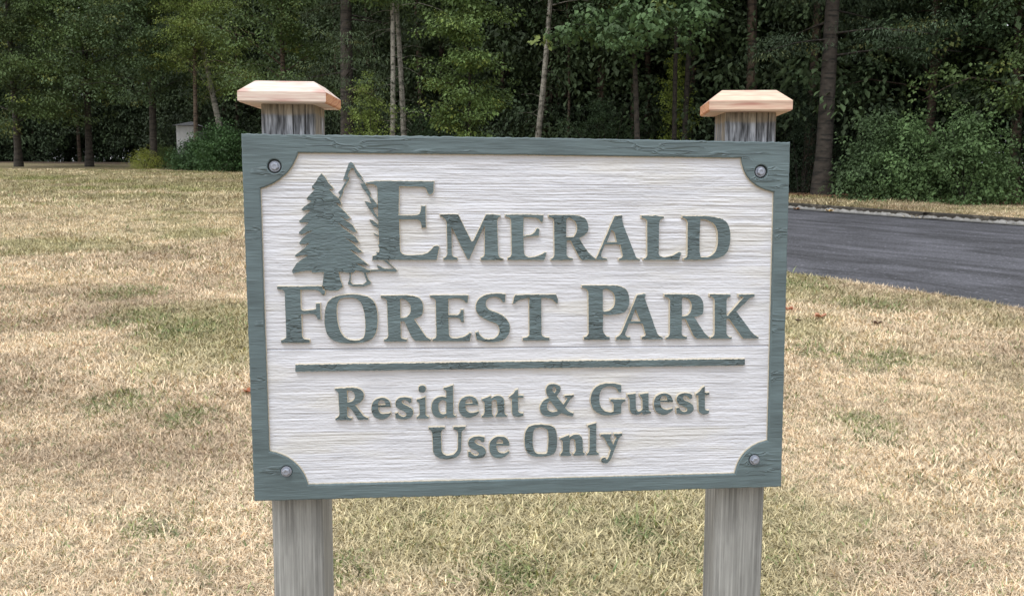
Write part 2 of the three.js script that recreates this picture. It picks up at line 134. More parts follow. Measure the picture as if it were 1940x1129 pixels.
  ['y', '135.5,-201.9 154.2,-201.3 154.3,-204.6 151.4,-206.1~ 152.4,-209.0 157.4,-220.8 163.0,-208.3 162.9,-206.0~ 159.1,-204.7 159.0,-201.4 173.1,-201.1 173.1,-205.0 168.7,-206.5~ 166.9,-211.3 155.8,-241.1 151.1,-254.2~ 143.4,-253.7 136.7,-252.7~ 136.6,-247.5 137.5,-243.0~ 142.3,-243.1 145.2,-243.8~ 146.2,-246.7 149.1,-245.8~ 151.3,-238.1 153.7,-230.4 142.9,-210.8 140.9,-205.9~ 135.5,-204.8'],
];
const PINE = '-334.6,244.6 -329.2,239.5 -323.1,229.5 -315.4,221.3 -316.0,219.8 -322.7,219.4 -313.5,209.4 -306.3,203.9 -302.3,193.8 -312.3,197.5 -299.4,184.6 -288.1,171.8 -295.0,170.5 -306.8,176.4 -285.1,160.7 -278.5,149.6 -283.5,148.7 -309.2,165.1 -299.9,155.1 -281.8,142.2 -275.1,132.0 -280.1,131.0 -299.2,141.3 -283.8,129.2 -270.1,115.8 -275.8,114.3 -291.9,121.4 -275.0,106.8 -260.4,95.0 -265.1,93.7 -280.7,97.9 -264.2,88.1 -255.9,85.3 -258.8,81.6 -268.0,81.6 -280.8,86.3 -284.6,81.7 -293.8,81.7 -309.4,83.7 -306.9,70.6 -302.5,58.4 -310.9,51.9 -323.8,52.0 -332.0,53.9 -336.5,60.5 -333.3,82.8 -352.5,82.0 -353.4,85.7 -368.9,83.9 -384.5,81.2 -385.3,85.9 -377.7,97.9 -358.3,111.8 -366.5,110.9 -379.3,108.7 -380.1,111.3 -368.1,120.1 -356.0,131.2 -363.3,129.3 -371.5,129.0 -372.9,132.1 -362.1,144.1 -349.2,153.3 -358.3,149.6 -368.4,145.0 -373.3,146.0 -372.0,149.7 -359.0,162.5 -356.2,165.3 -370.7,164.4 -372.1,167.1 -363.2,175.4 -352.5,185.5 -364.8,184.2 -367.9,186.8 -361.0,192.8 -350.9,199.2 -358.1,202.5 -359.3,204.3 -354.3,209.3 -346.0,218.5 -349.9,221.2 -350.2,223.9 -343.9,231.2 -340.1,237.6';
const PINE_OUTLINE = ['-307.9,204.4 -304.3,210.2 -307.7,214.2 -302.4,219.4 -295.9,231.0 -292.4,235.0 -299.3,235.0 -297.5,240.2 -292.0,255.2 -289.6,262.1 -286.2,263.8 -282.8,262.1 -278.9,254.1 -276.1,249.5 -268.2,239.2 -269.4,237.5 -262.6,227.7 -257.0,217.3 -254.2,211.5 -256.5,209.2 -251.4,203.4 -244.6,195.3 -244.7,189.5 -250.5,189.4 -255.0,198.7 -257.7,206.8 -262.8,214.9 -268.5,221.9 -271.6,228.8 -265.5,228.8 -270.6,235.7 -275.7,240.3 -280.1,248.3 -281.8,253.5 -285.8,253.5 -288.7,248.3 -292.3,240.2 -288.9,238.5 -289.5,235.6 -294.8,226.4 -300.2,217.1 -299.7,213.7 -304.4,204.4',
  '-257.5,169.9 -252.9,169.0 -244.3,162.5 -243.0,155.1 -250.3,158.8 -255.7,165.3',
  '-251.4,147.7 -243.5,144.0 -243.5,141.2 -248.6,144.0',
  '-244.8,130.0 -241.9,127.2 -242.3,122.6',
  '-247.2,116.1 -242.4,115.1 -242.5,111.4 -246.3,112.3',
  '-256.9,86.6 -240.2,86.7 -244.8,89.0 -246.6,94.0 -242.0,92.7 -233.7,88.0 -217.0,88.3 -235.4,101.5 -228.9,101.4 -219.7,91.7 -212.8,85.1 -215.2,82.7 -229.1,83.8 -256.9,84.0',
  '-291.6,81.7 -289.2,81.7 -290.0,65.8 -286.8,62.0 -270.2,61.9 -263.6,66.6 -268.0,80.7 -264.7,81.0 -260.8,70.3 -256.2,65.6 -257.2,62.8 -268.4,58.5 -286.8,58.7 -294.2,62.1 -294.5,64.9 -291.8,69.6',
  '-265.1,199.9 -257.3,198.2 -250.4,193.5 -250.5,186.0 -248.9,181.3 -243.7,174.3 -243.8,169.1 -250.7,176.6 -257.4,187.1 -262.0,194.1'];
const BAR = '-383.6,-72.0 -6.3,-71.8 389.0,-72.5 389.3,-83.8 -6.3,-83.7 -383.9,-83.6';
const OUTER = '-460.3,307.4 -14.5,305.1 456.2,301.0 461.8,-303.9 -9.3,-304.6 -456.6,-304.4';
const INNER = '-433.5,220.2 -387.5,233.2~ -371.2,278.4 -7.4,277.4 372.8,274.6 377.9,227.4~ 432.2,216.8 433.9,1.4 435.7,-219.7 386.2,-230.1~ 378.1,-278.7 -2.9,-279.4 -367.3,-279.2 -381.1,-229.3~ -430.7,-219.9 -432.4,9.4';
const toneAt = (x, z) => { // lawn colour in linear values: straw, brown and green patches
  const g = sstep(0.55, 0.75, fbm(x * 0.55 + 9, z * 0.55, 4, 31)), b = sstep(0.36, 0.68, 0.6 * fbm(x * 0.7, z * 1.1 + 4, 4, 57) + 0.4 * fbm(x * 0.12, z * 0.4, 3, 59)), f = sstep(-6, -26, z);
  let c = [mix(0.88, 0.58, b), mix(0.715, 0.45, b), mix(0.5, 0.31, b)];
  const gg = Math.min(1, g * 0.55 + f * 0.95 * fbm(x * 0.25, z * 0.9, 3, 77));
  return [mix(c[0], 0.36, gg), mix(c[1], 0.35, gg), mix(c[2], 0.14, gg)];
};
const lawnTex = tex(1024, 1024, (u, v) => {
  const n = fbm(u * 90, v * 90, 3, 3, 90, 90), m = fbm(u * 300, v * 130, 2, 9, 300, 130), k = 148 + 80 * (n - 0.5) + 90 * (m - 0.5);
  return [k * 1.03, k * 1.02, k * 0.99];
});
const lawnBump = tex(1024, 1024, (u, v) => 0.5 * fbm(u * 160, v * 160, 3, 13, 160, 160) + 0.5 * noise(u * 500, v * 500, 4, 500, 500), false);
{
  const xs = [], zs = [];
  const fill = (arr, a, b, s) => { for (let q = a; q < b - 1e-6; q += s) arr.push(q); };
  fill(xs, -300, -70, 23); fill(xs, -70, -26, 2); fill(xs, -26, 26, 0.5); fill(xs, 26, 70, 2); fill(xs, 70, 301, 23);
  fill(zs, -320, -80, 20); fill(zs, -80, -45, 1.75); fill(zs, -45, 4, 0.5); fill(zs, 4, 30, 2); fill(zs, 30, 121, 15);
  const pos = [], uv = [], col = [], idx = [], n = xs.length;
  for (const z of zs) for (const x of xs) {
    pos.push(x, ground(x, z), z); uv.push(x / 2.6, -z / 2.6);
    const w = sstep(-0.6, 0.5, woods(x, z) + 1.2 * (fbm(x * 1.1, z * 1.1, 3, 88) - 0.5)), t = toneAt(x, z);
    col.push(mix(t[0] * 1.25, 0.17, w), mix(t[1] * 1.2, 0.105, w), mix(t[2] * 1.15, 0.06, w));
  }
  for (let j = 0; j + 1 < zs.length; j++) for (let i = 0; i + 1 < n; i++) { const a = j * n + i; idx.push(a, a + n, a + 1, a + 1, a + n, a + n + 1); }
  const g = new THREE.BufferGeometry();
  g.setAttribute('position', new THREE.Float32BufferAttribute(pos, 3)); g.setAttribute('uv', new THREE.Float32BufferAttribute(uv, 2)); g.setAttribute('color', new THREE.Float32BufferAttribute(col, 3));
  g.setIndex(idx); g.computeVertexNormals();
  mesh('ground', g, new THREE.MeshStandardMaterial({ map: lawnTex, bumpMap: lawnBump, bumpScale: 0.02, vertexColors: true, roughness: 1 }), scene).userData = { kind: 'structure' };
}
{ // road and kerb
  const asphalt = tex(1024, 1024, (u, v) => {
    const p = fbm(u * 3, v * 16, 4, 21, 3, 16), q = fbm(u * 9, v * 9, 4, 23, 9, 9), g = noise(u * 512, v * 512, 2, 512, 512), sp = noise(u * 240, v * 160, 8, 240, 160), s = sp > 0.9 ? 46 : sp < 0.1 ? -24 : 0, tar = 1 - sstep(0.0, 0.05, Math.abs(fbm(u * 2, v * 5, 3, 29, 2, 5) - 0.52)), k = 78 + 38 * (p - 0.5) + 30 * (q - 0.5) + 44 * (g - 0.5) + s - 16 * tar;
    return [k * 0.98, k * 0.98, k * 1.05];
  });
  const ab = tex(512, 512, (u, v) => noise(u * 256, v * 256, 5, 256, 256), false);
  const g = new THREE.ShapeGeometry(new THREE.Shape(ROAD.map((p) => new THREE.Vector2(p.x, -p.y))));
  const p = g.attributes.position, uv = g.attributes.uv, c = Math.cos(1.0), s = Math.sin(1.0);
  for (let i = 0; i < p.count; i++) { const x = p.getX(i), z = -p.getY(i); p.setXYZ(i, x, h0(Math.min(z, 4)) + 0.006, z); uv.setXY(i, (x * 0.534 + z * 0.845) / 6, (x * 0.845 - z * 0.534) / 4); }
  g.computeVertexNormals();
  mesh('road', g, new THREE.MeshStandardMaterial({ map: asphalt, bumpMap: ab, bumpScale: 0.004, roughness: 0.86 }), scene).userData = { kind: 'structure' };
  const pos = [], kuv = [], idx = []; let d = 0;
  KERB.forEach((q, i) => {
    const a = KERB[Math.max(0, i - 1)], b = KERB[Math.min(KERB.length - 1, i + 1)], t = new THREE.Vector2(b.x - a.x, b.y - a.y).normalize(), nx = t.y, nz = -t.x; // outward
    if (i) d += q.distanceTo(KERB[i - 1]);
    const y = h0(q.y), w = 0.008 * (noise(d * 3, 1, 6) - 0.5);
    let kk = 0; const KV = [0.02, 0.28, 0.5, 0.55, 0.9, 0.95];
    for (const [o, e] of [[-0.32, 0.009], [-0.02, 0.012], [0.0, 0.11 + w], [0.02, 0.128 + w], [0.15, 0.132], [0.17, 0.0]]) { pos.push(q.x + nx * o, y + e, q.y + nz * o); kuv.push(d / 3.7, KV[kk++]); }
    if (i) for (let k = 0; k < 5; k++) { const A = (i - 1) * 6 + k, B = i * 6 + k; idx.push(A, B, A + 1, B, B + 1, A + 1); }
  });
  const kg = new THREE.BufferGeometry(); kg.setAttribute('position', new THREE.Float32BufferAttribute(pos, 3)); kg.setAttribute('uv', new THREE.Float32BufferAttribute(kuv, 2)); kg.setIndex(idx);
  const kf = kg.toNonIndexed(); kf.computeVertexNormals();
  const kt = tex(1024, 256, (u, v) => { // grey gutter, pale kerb face, leaf debris and moss spilling over the top
    const n = fbm(u * 60, v * 10, 4, 71, 60, 10), jag = fbm(u * 26, 1.5, 4, 73, 26, 0), dirt = sstep(0.3 + 0.3 * (jag - 0.25), 0.36 + 0.3 * (jag - 0.25), v), gut = 1 - sstep(0.27, 0.31, v);
    const k = mix(mix(158, 92, gut), 54 + 30 * sstep(0.6, 0.75, fbm(u * 40, v * 6, 3, 75, 40, 6)), dirt) * (0.75 + 0.5 * n); return [k, k * mix(0.99, 0.93, dirt), k * mix(0.97, 0.82, dirt)]; });
  mesh('kerb', kf, new THREE.MeshStandardMaterial({ map: kt, roughness: 0.95, side: THREE.DoubleSide }), scene).userData = { kind: 'structure' };
}

// ---------------------------------------------------------------- the sign
const SY = 1.1541;
const sign = thing('park_sign', 'carved white and grey-green wooden park sign bolted across two capped posts on the dry lawn', 'sign', 0, 0, 0);
function outline(str, rough = 0.25, step = 2) { // mm path, ~ marks a curve's control point -> ragged Vector2 list in metres
  const t = str.split(' ').map((s) => ({ c: s.endsWith('~'), v: new THREE.Vector2(...s.replace('~', '').split(',').map(Number)) })), n = t.length, on = [];
  for (let i = 0; i < n; i++) { on.push(t[i]); const k = t[(i + 1) % n]; if (t[i].c && k.c) on.push({ c: false, v: t[i].v.clone().lerp(k.v, 0.5) }); }
  while (on[0].c) on.push(on.shift());
  const pts = [], m = on.length;
  for (let i = 0; i < m;) {
    const a = on[i].v, b = on[(i + 1) % m], q = b.c ? on[(i + 2) % m].v : b.v, len = b.c ? a.distanceTo(b.v) + b.v.distanceTo(q) : a.distanceTo(q), k = Math.max(1, Math.round(len / step));
    for (let j = 0; j < k; j++) { const s = j / k; pts.push(b.c ? new THREE.Vector2((1 - s) * (1 - s) * a.x + 2 * s * (1 - s) * b.v.x + s * s * q.x, (1 - s) * (1 - s) * a.y + 2 * s * (1 - s) * b.v.y + s * s * q.y) : a.clone().lerp(q, s)); }
    i += b.c ? 2 : 1;
  }
  return pts.map((p) => new THREE.Vector2((p.x + rough * (noise(p.x * 0.12, p.y * 0.55, 61) - 0.5)) / 1000, (p.y + rough * 2 * (noise(p.x * 0.4, p.y * 0.15, 62) - 0.5)) / 1000));
}
const area = (p) => p.reduce((s, a, i) => { const b = p[(i + 1) % p.length]; return s + a.x * b.y - b.x * a.y; }, 0);
function shapeOf(outer, holes = []) { const s = new THREE.Shape(area(outer) < 0 ? outer.reverse() : outer); for (const h of holes) s.holes.push(new THREE.Path(area(h) > 0 ? h.reverse() : h)); return s; }

// paint, grain and cracks
const crackBump = tex(2048, 1024, (u, v) => { // horizontal grain cracks in thick paint; 0.5 m x 0.25 m
  const wy = v + 0.012 * (fbm(u * 14, v * 20, 3, 201, 14, 20) - 0.5);
  const fine = fbm(u * 60, wy * 150, 3, 203, 60, 150), lump = fbm(u * 26, wy * 46, 3, 207, 26, 46);
  const r = Math.abs(noise(u * 34, wy * 90, 211, 34, 90) - 0.5) * 2, area = sstep(0.46, 0.62, fbm(u * 8, v * 10, 3, 213, 8, 10));
  const crack = (1 - sstep(0.0, 0.16, r)) * area;
  return 0.55 + 0.22 * (fine - 0.5) + 0.4 * (lump - 0.5) * (0.4 + area) - 0.5 * crack;
}, false);
const smoothBump = tex(2048, 1024, (u, v) => {
  const wy = v + 0.008 * (fbm(u * 10, v * 20, 3, 221, 10, 20) - 0.5);
  const r = Math.abs(noise(u * 12, wy * 60, 223, 12, 60) - 0.5) * 2, area = sstep(0.56, 0.66, fbm(u * 6, v * 12, 3, 227, 6, 12));
  return 0.5 + 0.14 * (fbm(u * 20, wy * 120, 3, 229, 20, 120) - 0.5) - 0.55 * (1 - sstep(0, 0.1, r)) * area + 0.3 * (1 - sstep(0.1, 0.3, r)) * area;
}, false);
const greenTone = tex(1024, 512, (u, v) => {
  const n = fbm(u * 12, v * 60, 4, 241, 12, 60), s = fbm(u * 5, v * 5, 3, 245, 5, 5), k = 1 + 0.26 * (n - 0.5) + 0.2 * (s - 0.5);
  return [95 * k, 111 * k, 115 * k];
});
const GREEN = new THREE.MeshStandardMaterial({ map: rep(greenTone, 0.5, 0.25), bumpMap: rep(crackBump, 0.5, 0.25), bumpScale: 0.005, roughness: 0.52 });
const GREEN_FRAME = new THREE.MeshStandardMaterial({ map: rep(greenTone, 0.5, 0.25), bumpMap: rep(smoothBump, 0.5, 0.25), bumpScale: 0.0034, roughness: 0.5 });
const CREAM = new THREE.MeshStandardMaterial({ color: new THREE.Color(0.62, 0.56, 0.45), roughness: 0.8 });
const CREAM_EDGE = CREAM;
function carve(name, shape, front, material, wall, rise, spread) {
  const g = new THREE.ExtrudeGeometry(shape, { depth: 0.001, bevelEnabled: true, bevelThickness: rise, bevelSize: spread, bevelSegments: 1, steps: 1 });
  g.translate(0, SY, front - 0.001 - rise);
  return part(name, g, [material, wall], sign);
}
const PANEL_Z = -0.0065;
{ // the five sandblasted boards
  const whiteTone = tex(1024, 1024, (u, v) => {
    const wy = v + 0.01 * fbm(u * 4, v * 12, 3, 251, 4, 12), n = fbm(u * 9, wy * 130, 3, 253, 9, 130), s = sstep(0.5, 0.8, fbm(u * 4, v * 16, 4, 255, 4, 16)), ln = sstep(0.62, 0.8, noise(u * 8, wy * 210, 257, 8, 210)), k = 219 + 22 * (n - 0.5) - 15 * ln;
    return [k * 0.985, k * 0.995 - 2 * s, k * 1.03 - 9 * s];
  });
  const whiteBump = tex(1024, 1024, (u, v) => 0.5 * fbm(u * 30, v * 260, 3, 261, 30, 260) + 0.5 * fbm(u * 90, v * 200, 2, 265, 90, 200), false);
  const WHITE = new THREE.MeshStandardMaterial({ map: rep(whiteTone, 0.6, 0.5), bumpMap: rep(whiteBump, 0.6, 0.5), bumpScale: 0.0012, roughness: 0.72 });
  const seams = [-0.305, -0.192, -0.049, 0.091, 0.228, 0.3], rough = [0.8, 0.65, 0.6, 1.15, 1.0];
  for (let b = 0; b < 5; b++) {
    const y0 = Math.max(seams[b], -0.287), y1 = Math.min(seams[b + 1], 0.287), x0 = -0.444, x1 = 0.446, nx = 240, ny = Math.round((y1 - y0) / 0.0005);
    const pos = [], uv = [], idx = [];
    for (let j = 0; j <= ny; j++) for (let i = 0; i <= nx; i++) {
      const x = mix(x0, x1, i / nx), y = mix(y0, y1, j / ny), tilt = (x / 0.89) * -0.004;
      const wy = y + 0.004 * (fbm(x * 4, y * 14, 3, 300 + b) - 0.5) + 0.001 * (fbm(x * 34, y * 60, 2, 310 + b) - 0.5);
      const ring = noise(x * 6, wy * 290, 320 + b), fine = noise(x * 18, wy * 560, 330 + b), dent = fbm(x * 40, y * 90, 2, 340 + b);
      const groove = 1 - sstep(0.0, 0.3, Math.abs(noise(x * 3, wy * 110, 350 + b) - 0.42) * 2);
      let e = Math.min(y - y0, y1 - y); e = -0.003 * (1 - sstep(0, 0.0018, e)) * ((b === 2 && y < (y0 + y1) / 2) || (b === 1 && y > (y0 + y1) / 2) ? 1 : 0.16);
      const z = rough[b] * (0.0007 * (ring - 0.5) + 0.0009 * (fine - 0.5) + 0.0008 * (dent - 0.5) - 0.0005 * groove) + e;
      pos.push(x, y + tilt + SY, PANEL_Z + z); uv.push(x + b * 0.17, y + b * 0.053);
    }
    const w = nx + 1;
    for (let j = 0; j < ny; j++) for (let i = 0; i < nx; i++) { const a = j * w + i; idx.push(a, a + 1, a + w, a + 1, a + w + 1, a + w); }
    // sides and back
    const base = pos.length / 3, ring = [];
    for (let i = 0; i <= nx; i += nx) ring.push(i);
    const c = [0, nx, ny * w + nx, ny * w];
    for (const k of c) { pos.push(pos[k * 3], pos[k * 3 + 1], -0.034); uv.push(uv[k * 2], uv[k * 2 + 1]); }
    for (let k = 0; k < 4; k++) { const a = c[k], d = c[(k + 1) % 4], A = base + k, D = base + (k + 1) % 4; idx.push(a, A, D, a, D, d); }
    idx.push(base, base + 3, base + 2, base, base + 2, base + 1);
    const g = new THREE.BufferGeometry(); g.setAttribute('position', new THREE.Float32BufferAttribute(pos, 3)); g.setAttribute('uv', new THREE.Float32BufferAttribute(uv, 2)); g.setIndex(idx); g.computeVertexNormals();
    part('board', g, WHITE, sign);
  }
}
const BOLTS = [[-409.7, 256.1, 1], [407.8, 251.7, 1], [411.8, -253.6, 0], [-402.8, -254.4, 0]];
{ // frame: a solid ring, grooved by the joints, with bolt holes
  const circle = (x, y, r) => { const p = []; for (let i = 0; i < 22; i++) p.push(new THREE.Vector2(x + r * Math.cos(i / 11 * Math.PI), y + r * Math.sin(i / 11 * Math.PI))); return p; };
  const sh = shapeOf(outline(OUTER, 0.9, 5).map((p) => p.multiplyScalar(1.0025)), [outline(INNER, 0.45, 3), ...BOLTS.map(([x, y, d]) => circle(x / 1000, y / 1000, d ? 0.0115 : 0.0096))]);
  const g = new THREE.ExtrudeGeometry(sh, { depth: 0.034, bevelEnabled: true, bevelThickness: 0.002, bevelSize: 0.0018, bevelOffset: -0.0018, bevelSegments: 2, steps: 1 });
  g.translate(0, SY, -0.036);
  part('frame', g, GREEN_FRAME, sign);
  const lip = outline(INNER, 0.45, 3).map((p) => p.clone().multiplyScalar(1.001));   // pale sandblasted wall around the recess
  const lipHole = lip.map((p) => new THREE.Vector2(p.x * 0.9965, p.y * 0.9945));
  const lg = new THREE.ExtrudeGeometry(shapeOf(lip, [lipHole]), { depth: 0.004, bevelEnabled: false });
  lg.translate(0, SY, -0.0085);
  part('recess_edge', lg, CREAM, sign);
}
LETTERS.forEach(([n, o, ...hs]) => carve(n === 'dot' ? 'letter_dot' : n === 'ampersand' ? 'ampersand' : 'letter', shapeOf(outline(o, 0.5), hs.map((h) => outline(h, 0.4))), 0, GREEN, CREAM_EDGE, 0.0062, 0.0011));
carve('divider_bar', shapeOf(outline(BAR, 0.7)), 0, GREEN, CREAM_EDGE, 0.0062, 0.001);
carve('pine_emblem', shapeOf(outline(PINE, 0.5)), 0.0004, GREEN, CREAM_EDGE, 0.0062, 0.0008);
PINE_OUTLINE.forEach((s, i) => carve('pine_outline', shapeOf(outline(s, 0.3)), 0.0002 - 0.0001 * i, GREEN, CREAM_EDGE, 0.0062, 0.0005));
{ // lag bolts with washers
  const zinc = new THREE.MeshStandardMaterial({ color: new THREE.Color(0.36, 0.39, 0.46), metalness: 0.45, roughness: 0.4 });
  BOLTS.forEach(([x, y, deep], i) => {
    const z = deep ? -0.005 : 0.0005;
    const head = new THREE.LatheGeometry([[0, 0.0046], [0.0024, 0.0046], [0.0028, 0.0054], [0.0052, 0.0054], [0.0066, 0.0042], [0.0066, 0]].map(([a, b]) => new THREE.Vector2(a, b)).reverse(), 6).toNonIndexed();
    head.rotateX(Math.PI / 2); head.rotateZ(i * 0.7 + 0.2); head.computeVertexNormals(); head.translate(x / 1000, y / 1000 + SY, z + 0.0012);
    const bolt = part('bolt', head, zinc, sign);
    const wg = new THREE.CylinderGeometry(0.0088, 0.0091, 0.0014, 28); wg.rotateX(Math.PI / 2); wg.translate(x / 1000, y / 1000 + SY, z + 0.0004);
    part('washer', wg, zinc, bolt);
    const hb = new THREE.CylinderGeometry(0.0118, 0.0118, 0.004, 20); hb.rotateX(Math.PI / 2); hb.translate(x / 1000, y / 1000 + SY, (deep ? -0.0055 : -0.0025) - 0.002);
    part('bolt_hole', hb, new THREE.MeshStandardMaterial({ color: new THREE.Color(0.05, 0.06, 0.06), roughness: 0.8 }), bolt);
  });
}
{ // posts and caps
  const postTone = tex(512, 1024, (u, v) => { // 0.36 m round the post, 1.6 m high
    const w = u + 0.01 * (fbm(u * 6, v * 8, 3, 401, 6, 8) - 0.5), n0 = fbm(w * 110, v * 60, 4, 403, 110, 60), n1 = fbm(w * 130, v * 7, 4, 404, 130, 7), n = mix(n0, 0.5 + 0.75 * (n1 - 0.5), 1 - sstep(0.62, 0.82, v)), big = fbm(u * 5, v * 6, 3, 405, 5, 6);
    const crack = 1 - sstep(0, 0.07, Math.abs(noise(w * 26, v * 3, 407, 26, 3) - 0.5) * 2);
    const h = v, fresh = sstep(0.9885, 0.992, h + 0.007 * (fbm(u * 9, v * 2, 3, 409, 9, 2) - 0.5));
    const face = (u * 4) % 4 | 0, ochre = (face === 1 || face === 3 ? 0.55 : 0) * sstep(0.35, 0.65, fbm(u * 40, v * 7, 3, 411, 40, 7)) * sstep(0.7, 0.85, h);
    const low = 1 - sstep(0.6, 0.82, h);
    let k = 120 + 190 * (n - 0.5) + 30 * (big - 0.5) + 34 * low; k = mix(k, 147 + 70 * (n1 - 0.5) + 26 * (n0 - 0.5) + 16 * (big - 0.5), low * 0.9); k *= 1 - 0.78 * crack * (1 - low);
    let c = [k, k * 1.015, k * 1.05]; c = [mix(c[0], c[0] * 1.0, low), mix(c[1], c[1] * 0.99, low), mix(c[2], c[2] * 0.94, low)];
    const q = (148 + 80 * (n - 0.5)) * (1 - 0.5 * crack), t = Math.min(1, fresh * 0.7 + ochre);
    return [mix(c[0], q, t), mix(c[1], q * 0.9, t), mix(c[2], q * 0.74, t)];
  });
  const postBump = tex(512, 1024, (u, v) => { const w = u + 0.01 * (fbm(u * 6, v * 8, 3, 401, 6, 8) - 0.5); return 0.6 + 0.5 * (fbm(w * 110, v * 60, 3, 403, 110, 60) - 0.5) - 0.6 * sstep(0.72, 0.86, v) * (1 - sstep(0, 0.09, Math.abs(noise(w * 26, v * 3, 407, 26, 3) - 0.5) * 2)); }, false);
  const POST = new THREE.MeshStandardMaterial({ map: postTone, bumpMap: postBump, bumpScale: 0.0025, roughness: 0.92 });
  const capTone = (seed, warm) => tex(512, 512, (u, v) => {
    const wy = v + 0.05 * (fbm(u * 2, v * 3, 3, seed, 2, 3) - 0.5), n = fbm(u * 6, wy * 60, 3, seed + 2, 6, 60), b = noise(u * 2, wy * 13, seed + 4, 2, 13), k = 1 + 0.12 * (n - 0.5) - 0.1 * sstep(0.6, 0.9, b), g = 1 - 0.12 * (1 - sstep(0.0, 0.09, Math.abs(noise(u * 1.0, wy * 17, seed + 6, 1, 17) - 0.5)));
    return warm ? [204 * k * g, 150 * k * k * g, 112 * k * k * g] : [222 * k * g, 203 * k * k * g, 191 * k * k * g];
  });
  const CAP_FACE = new THREE.MeshStandardMaterial({ map: rep(capTone(431, false), 0.15, 0.15), roughness: 0.72 }), CAP_FACE2 = new THREE.MeshStandardMaterial({ map: rep(capTone(441, false), 0.15, 0.15), color: new THREE.Color(1, 0.88, 0.78), roughness: 0.72 });
  const CAP_END = new THREE.MeshStandardMaterial({ map: rep(capTone(451, true), 0.06, 0.05), roughness: 0.8 });
  function postGeo(h) { // chamfered square post, u runs round it
    const a = 0.0445, c = 0.004, ring = [[-a + c, a], [a - c, a], [a, a - c], [a, -a + c], [a - c, -a], [-a + c, -a], [-a, -a + c], [-a, a - c]], pos = [], uv = [];
    const us = [0.005, 0.235, 0.255, 0.485, 0.505, 0.735, 0.755, 0.985], N = 1;
    for (let k = 0; k < 8; k++) { const p = ring[k], q = ring[(k + 1) % 8], u0 = us[k], u1 = k === 7 ? 1.005 : us[k + 1]; for (const [P, u, y] of [[p, u0, 0], [q, u1, 0], [q, u1, h], [p, u0, 0], [q, u1, h], [p, u0, h]]) { pos.push(P[0], y, P[1]); uv.push(u, y / 1.6 + 1 - h / 1.6); } }
    for (let k = 1; k < 7; k++) for (const P of [ring[0], ring[k], ring[k + 1]]) { pos.push(P[0], h, P[1]); uv.push(P[0], 0.99); }
    const g = new THREE.BufferGeometry(); g.setAttribute('position', new THREE.Float32BufferAttribute(pos, 3)); g.setAttribute('uv', new THREE.Float32BufferAttribute(uv, 2)); g.computeVertexNormals(); return g;
  }
  function capGeo(w, t, rise, inset) { // bevelled cap: faces grouped plain / end grain
    const a = w / 2, e = 0.0025, b = a - inset, pos = [], uv = [], g = new THREE.BufferGeometry();
    const L = [[a - e, 0], [a, e], [a, t - 0.001], [b + 0.001, t + rise - 0.0006], [b - 0.0012, t + rise]], sq = (s) => [[-s, s], [s, s], [s, -s], [-s, -s]];
    const quads = [[], []];
    for (let l = 0; l + 1 < L.length; l++) for (let k = 0; k < 4; k++) { const A = sq(L[l][0]), B = sq(L[l + 1][0]), p = [[...A[k], L[l][1]], [...A[(k + 1) % 4], L[l][1]], [...B[(k + 1) % 4], L[l + 1][1]], [...B[k], L[l + 1][1]]]; quads[(k === 1 || k === 3) && l < 2 ? 1 : 0].push([p, k, l]); }
    const top = sq(L[4][0]).map((p) => [...p, L[4][1]]), bot = sq(L[0][0]).map((p) => [...p, 0]).reverse();
    quads[0].push([top, 4, 0], [bot, 4, 0]);
    quads.forEach((qs, m) => { const s = pos.length / 3; for (const [p, k] of qs) for (const i of [0, 1, 2, 0, 2, 3]) { const v = p[i]; pos.push(v[0], v[2], v[1]); uv.push(k === 1 || k === 3 ? v[1] : v[0], k === 4 ? v[1] : v[2] * 1.6 + v[1] * 0.4); } g.addGroup(s, pos.length / 3 - s, m); });
    g.setAttribute('position', new THREE.Float32BufferAttribute(pos, 3)); g.setAttribute('uv', new THREE.Float32BufferAttribute(uv, 2)); g.computeVertexNormals(); return g;
  }
  const put = (x, top, cx, lab, m, turn, roll, w, dep) => {
    const p = part('post', postGeo(top + 0.25), POST, sign); p.position.set(x, -0.25, -0.0895); p.rotation.y = THREE.MathUtils.degToRad(-5);
    const c = part('post_cap', capGeo(w, 0.0185, 0.0185, 0.0245), [m, CAP_END], sign); c.scale.z = dep; c.position.set(cx, top, -0.0165 - 0.5 * w * dep); c.rotation.set(THREE.MathUtils.degToRad(0.6), THREE.MathUtils.degToRad(turn), THREE.MathUtils.degToRad(roll)); c.userData.label = lab;
  };
  put(-0.39, SY + 0.361, -0.3925, 'pale cedar cap with orange end grain on the left post', CAP_FACE, -5, -0.7, 0.145, 0.9);
  put(0.4075, SY + 0.356, 0.402, 'warm cedar cap on the right post', CAP_FACE2, -9.5, 0, 0.141, 0.85);
}
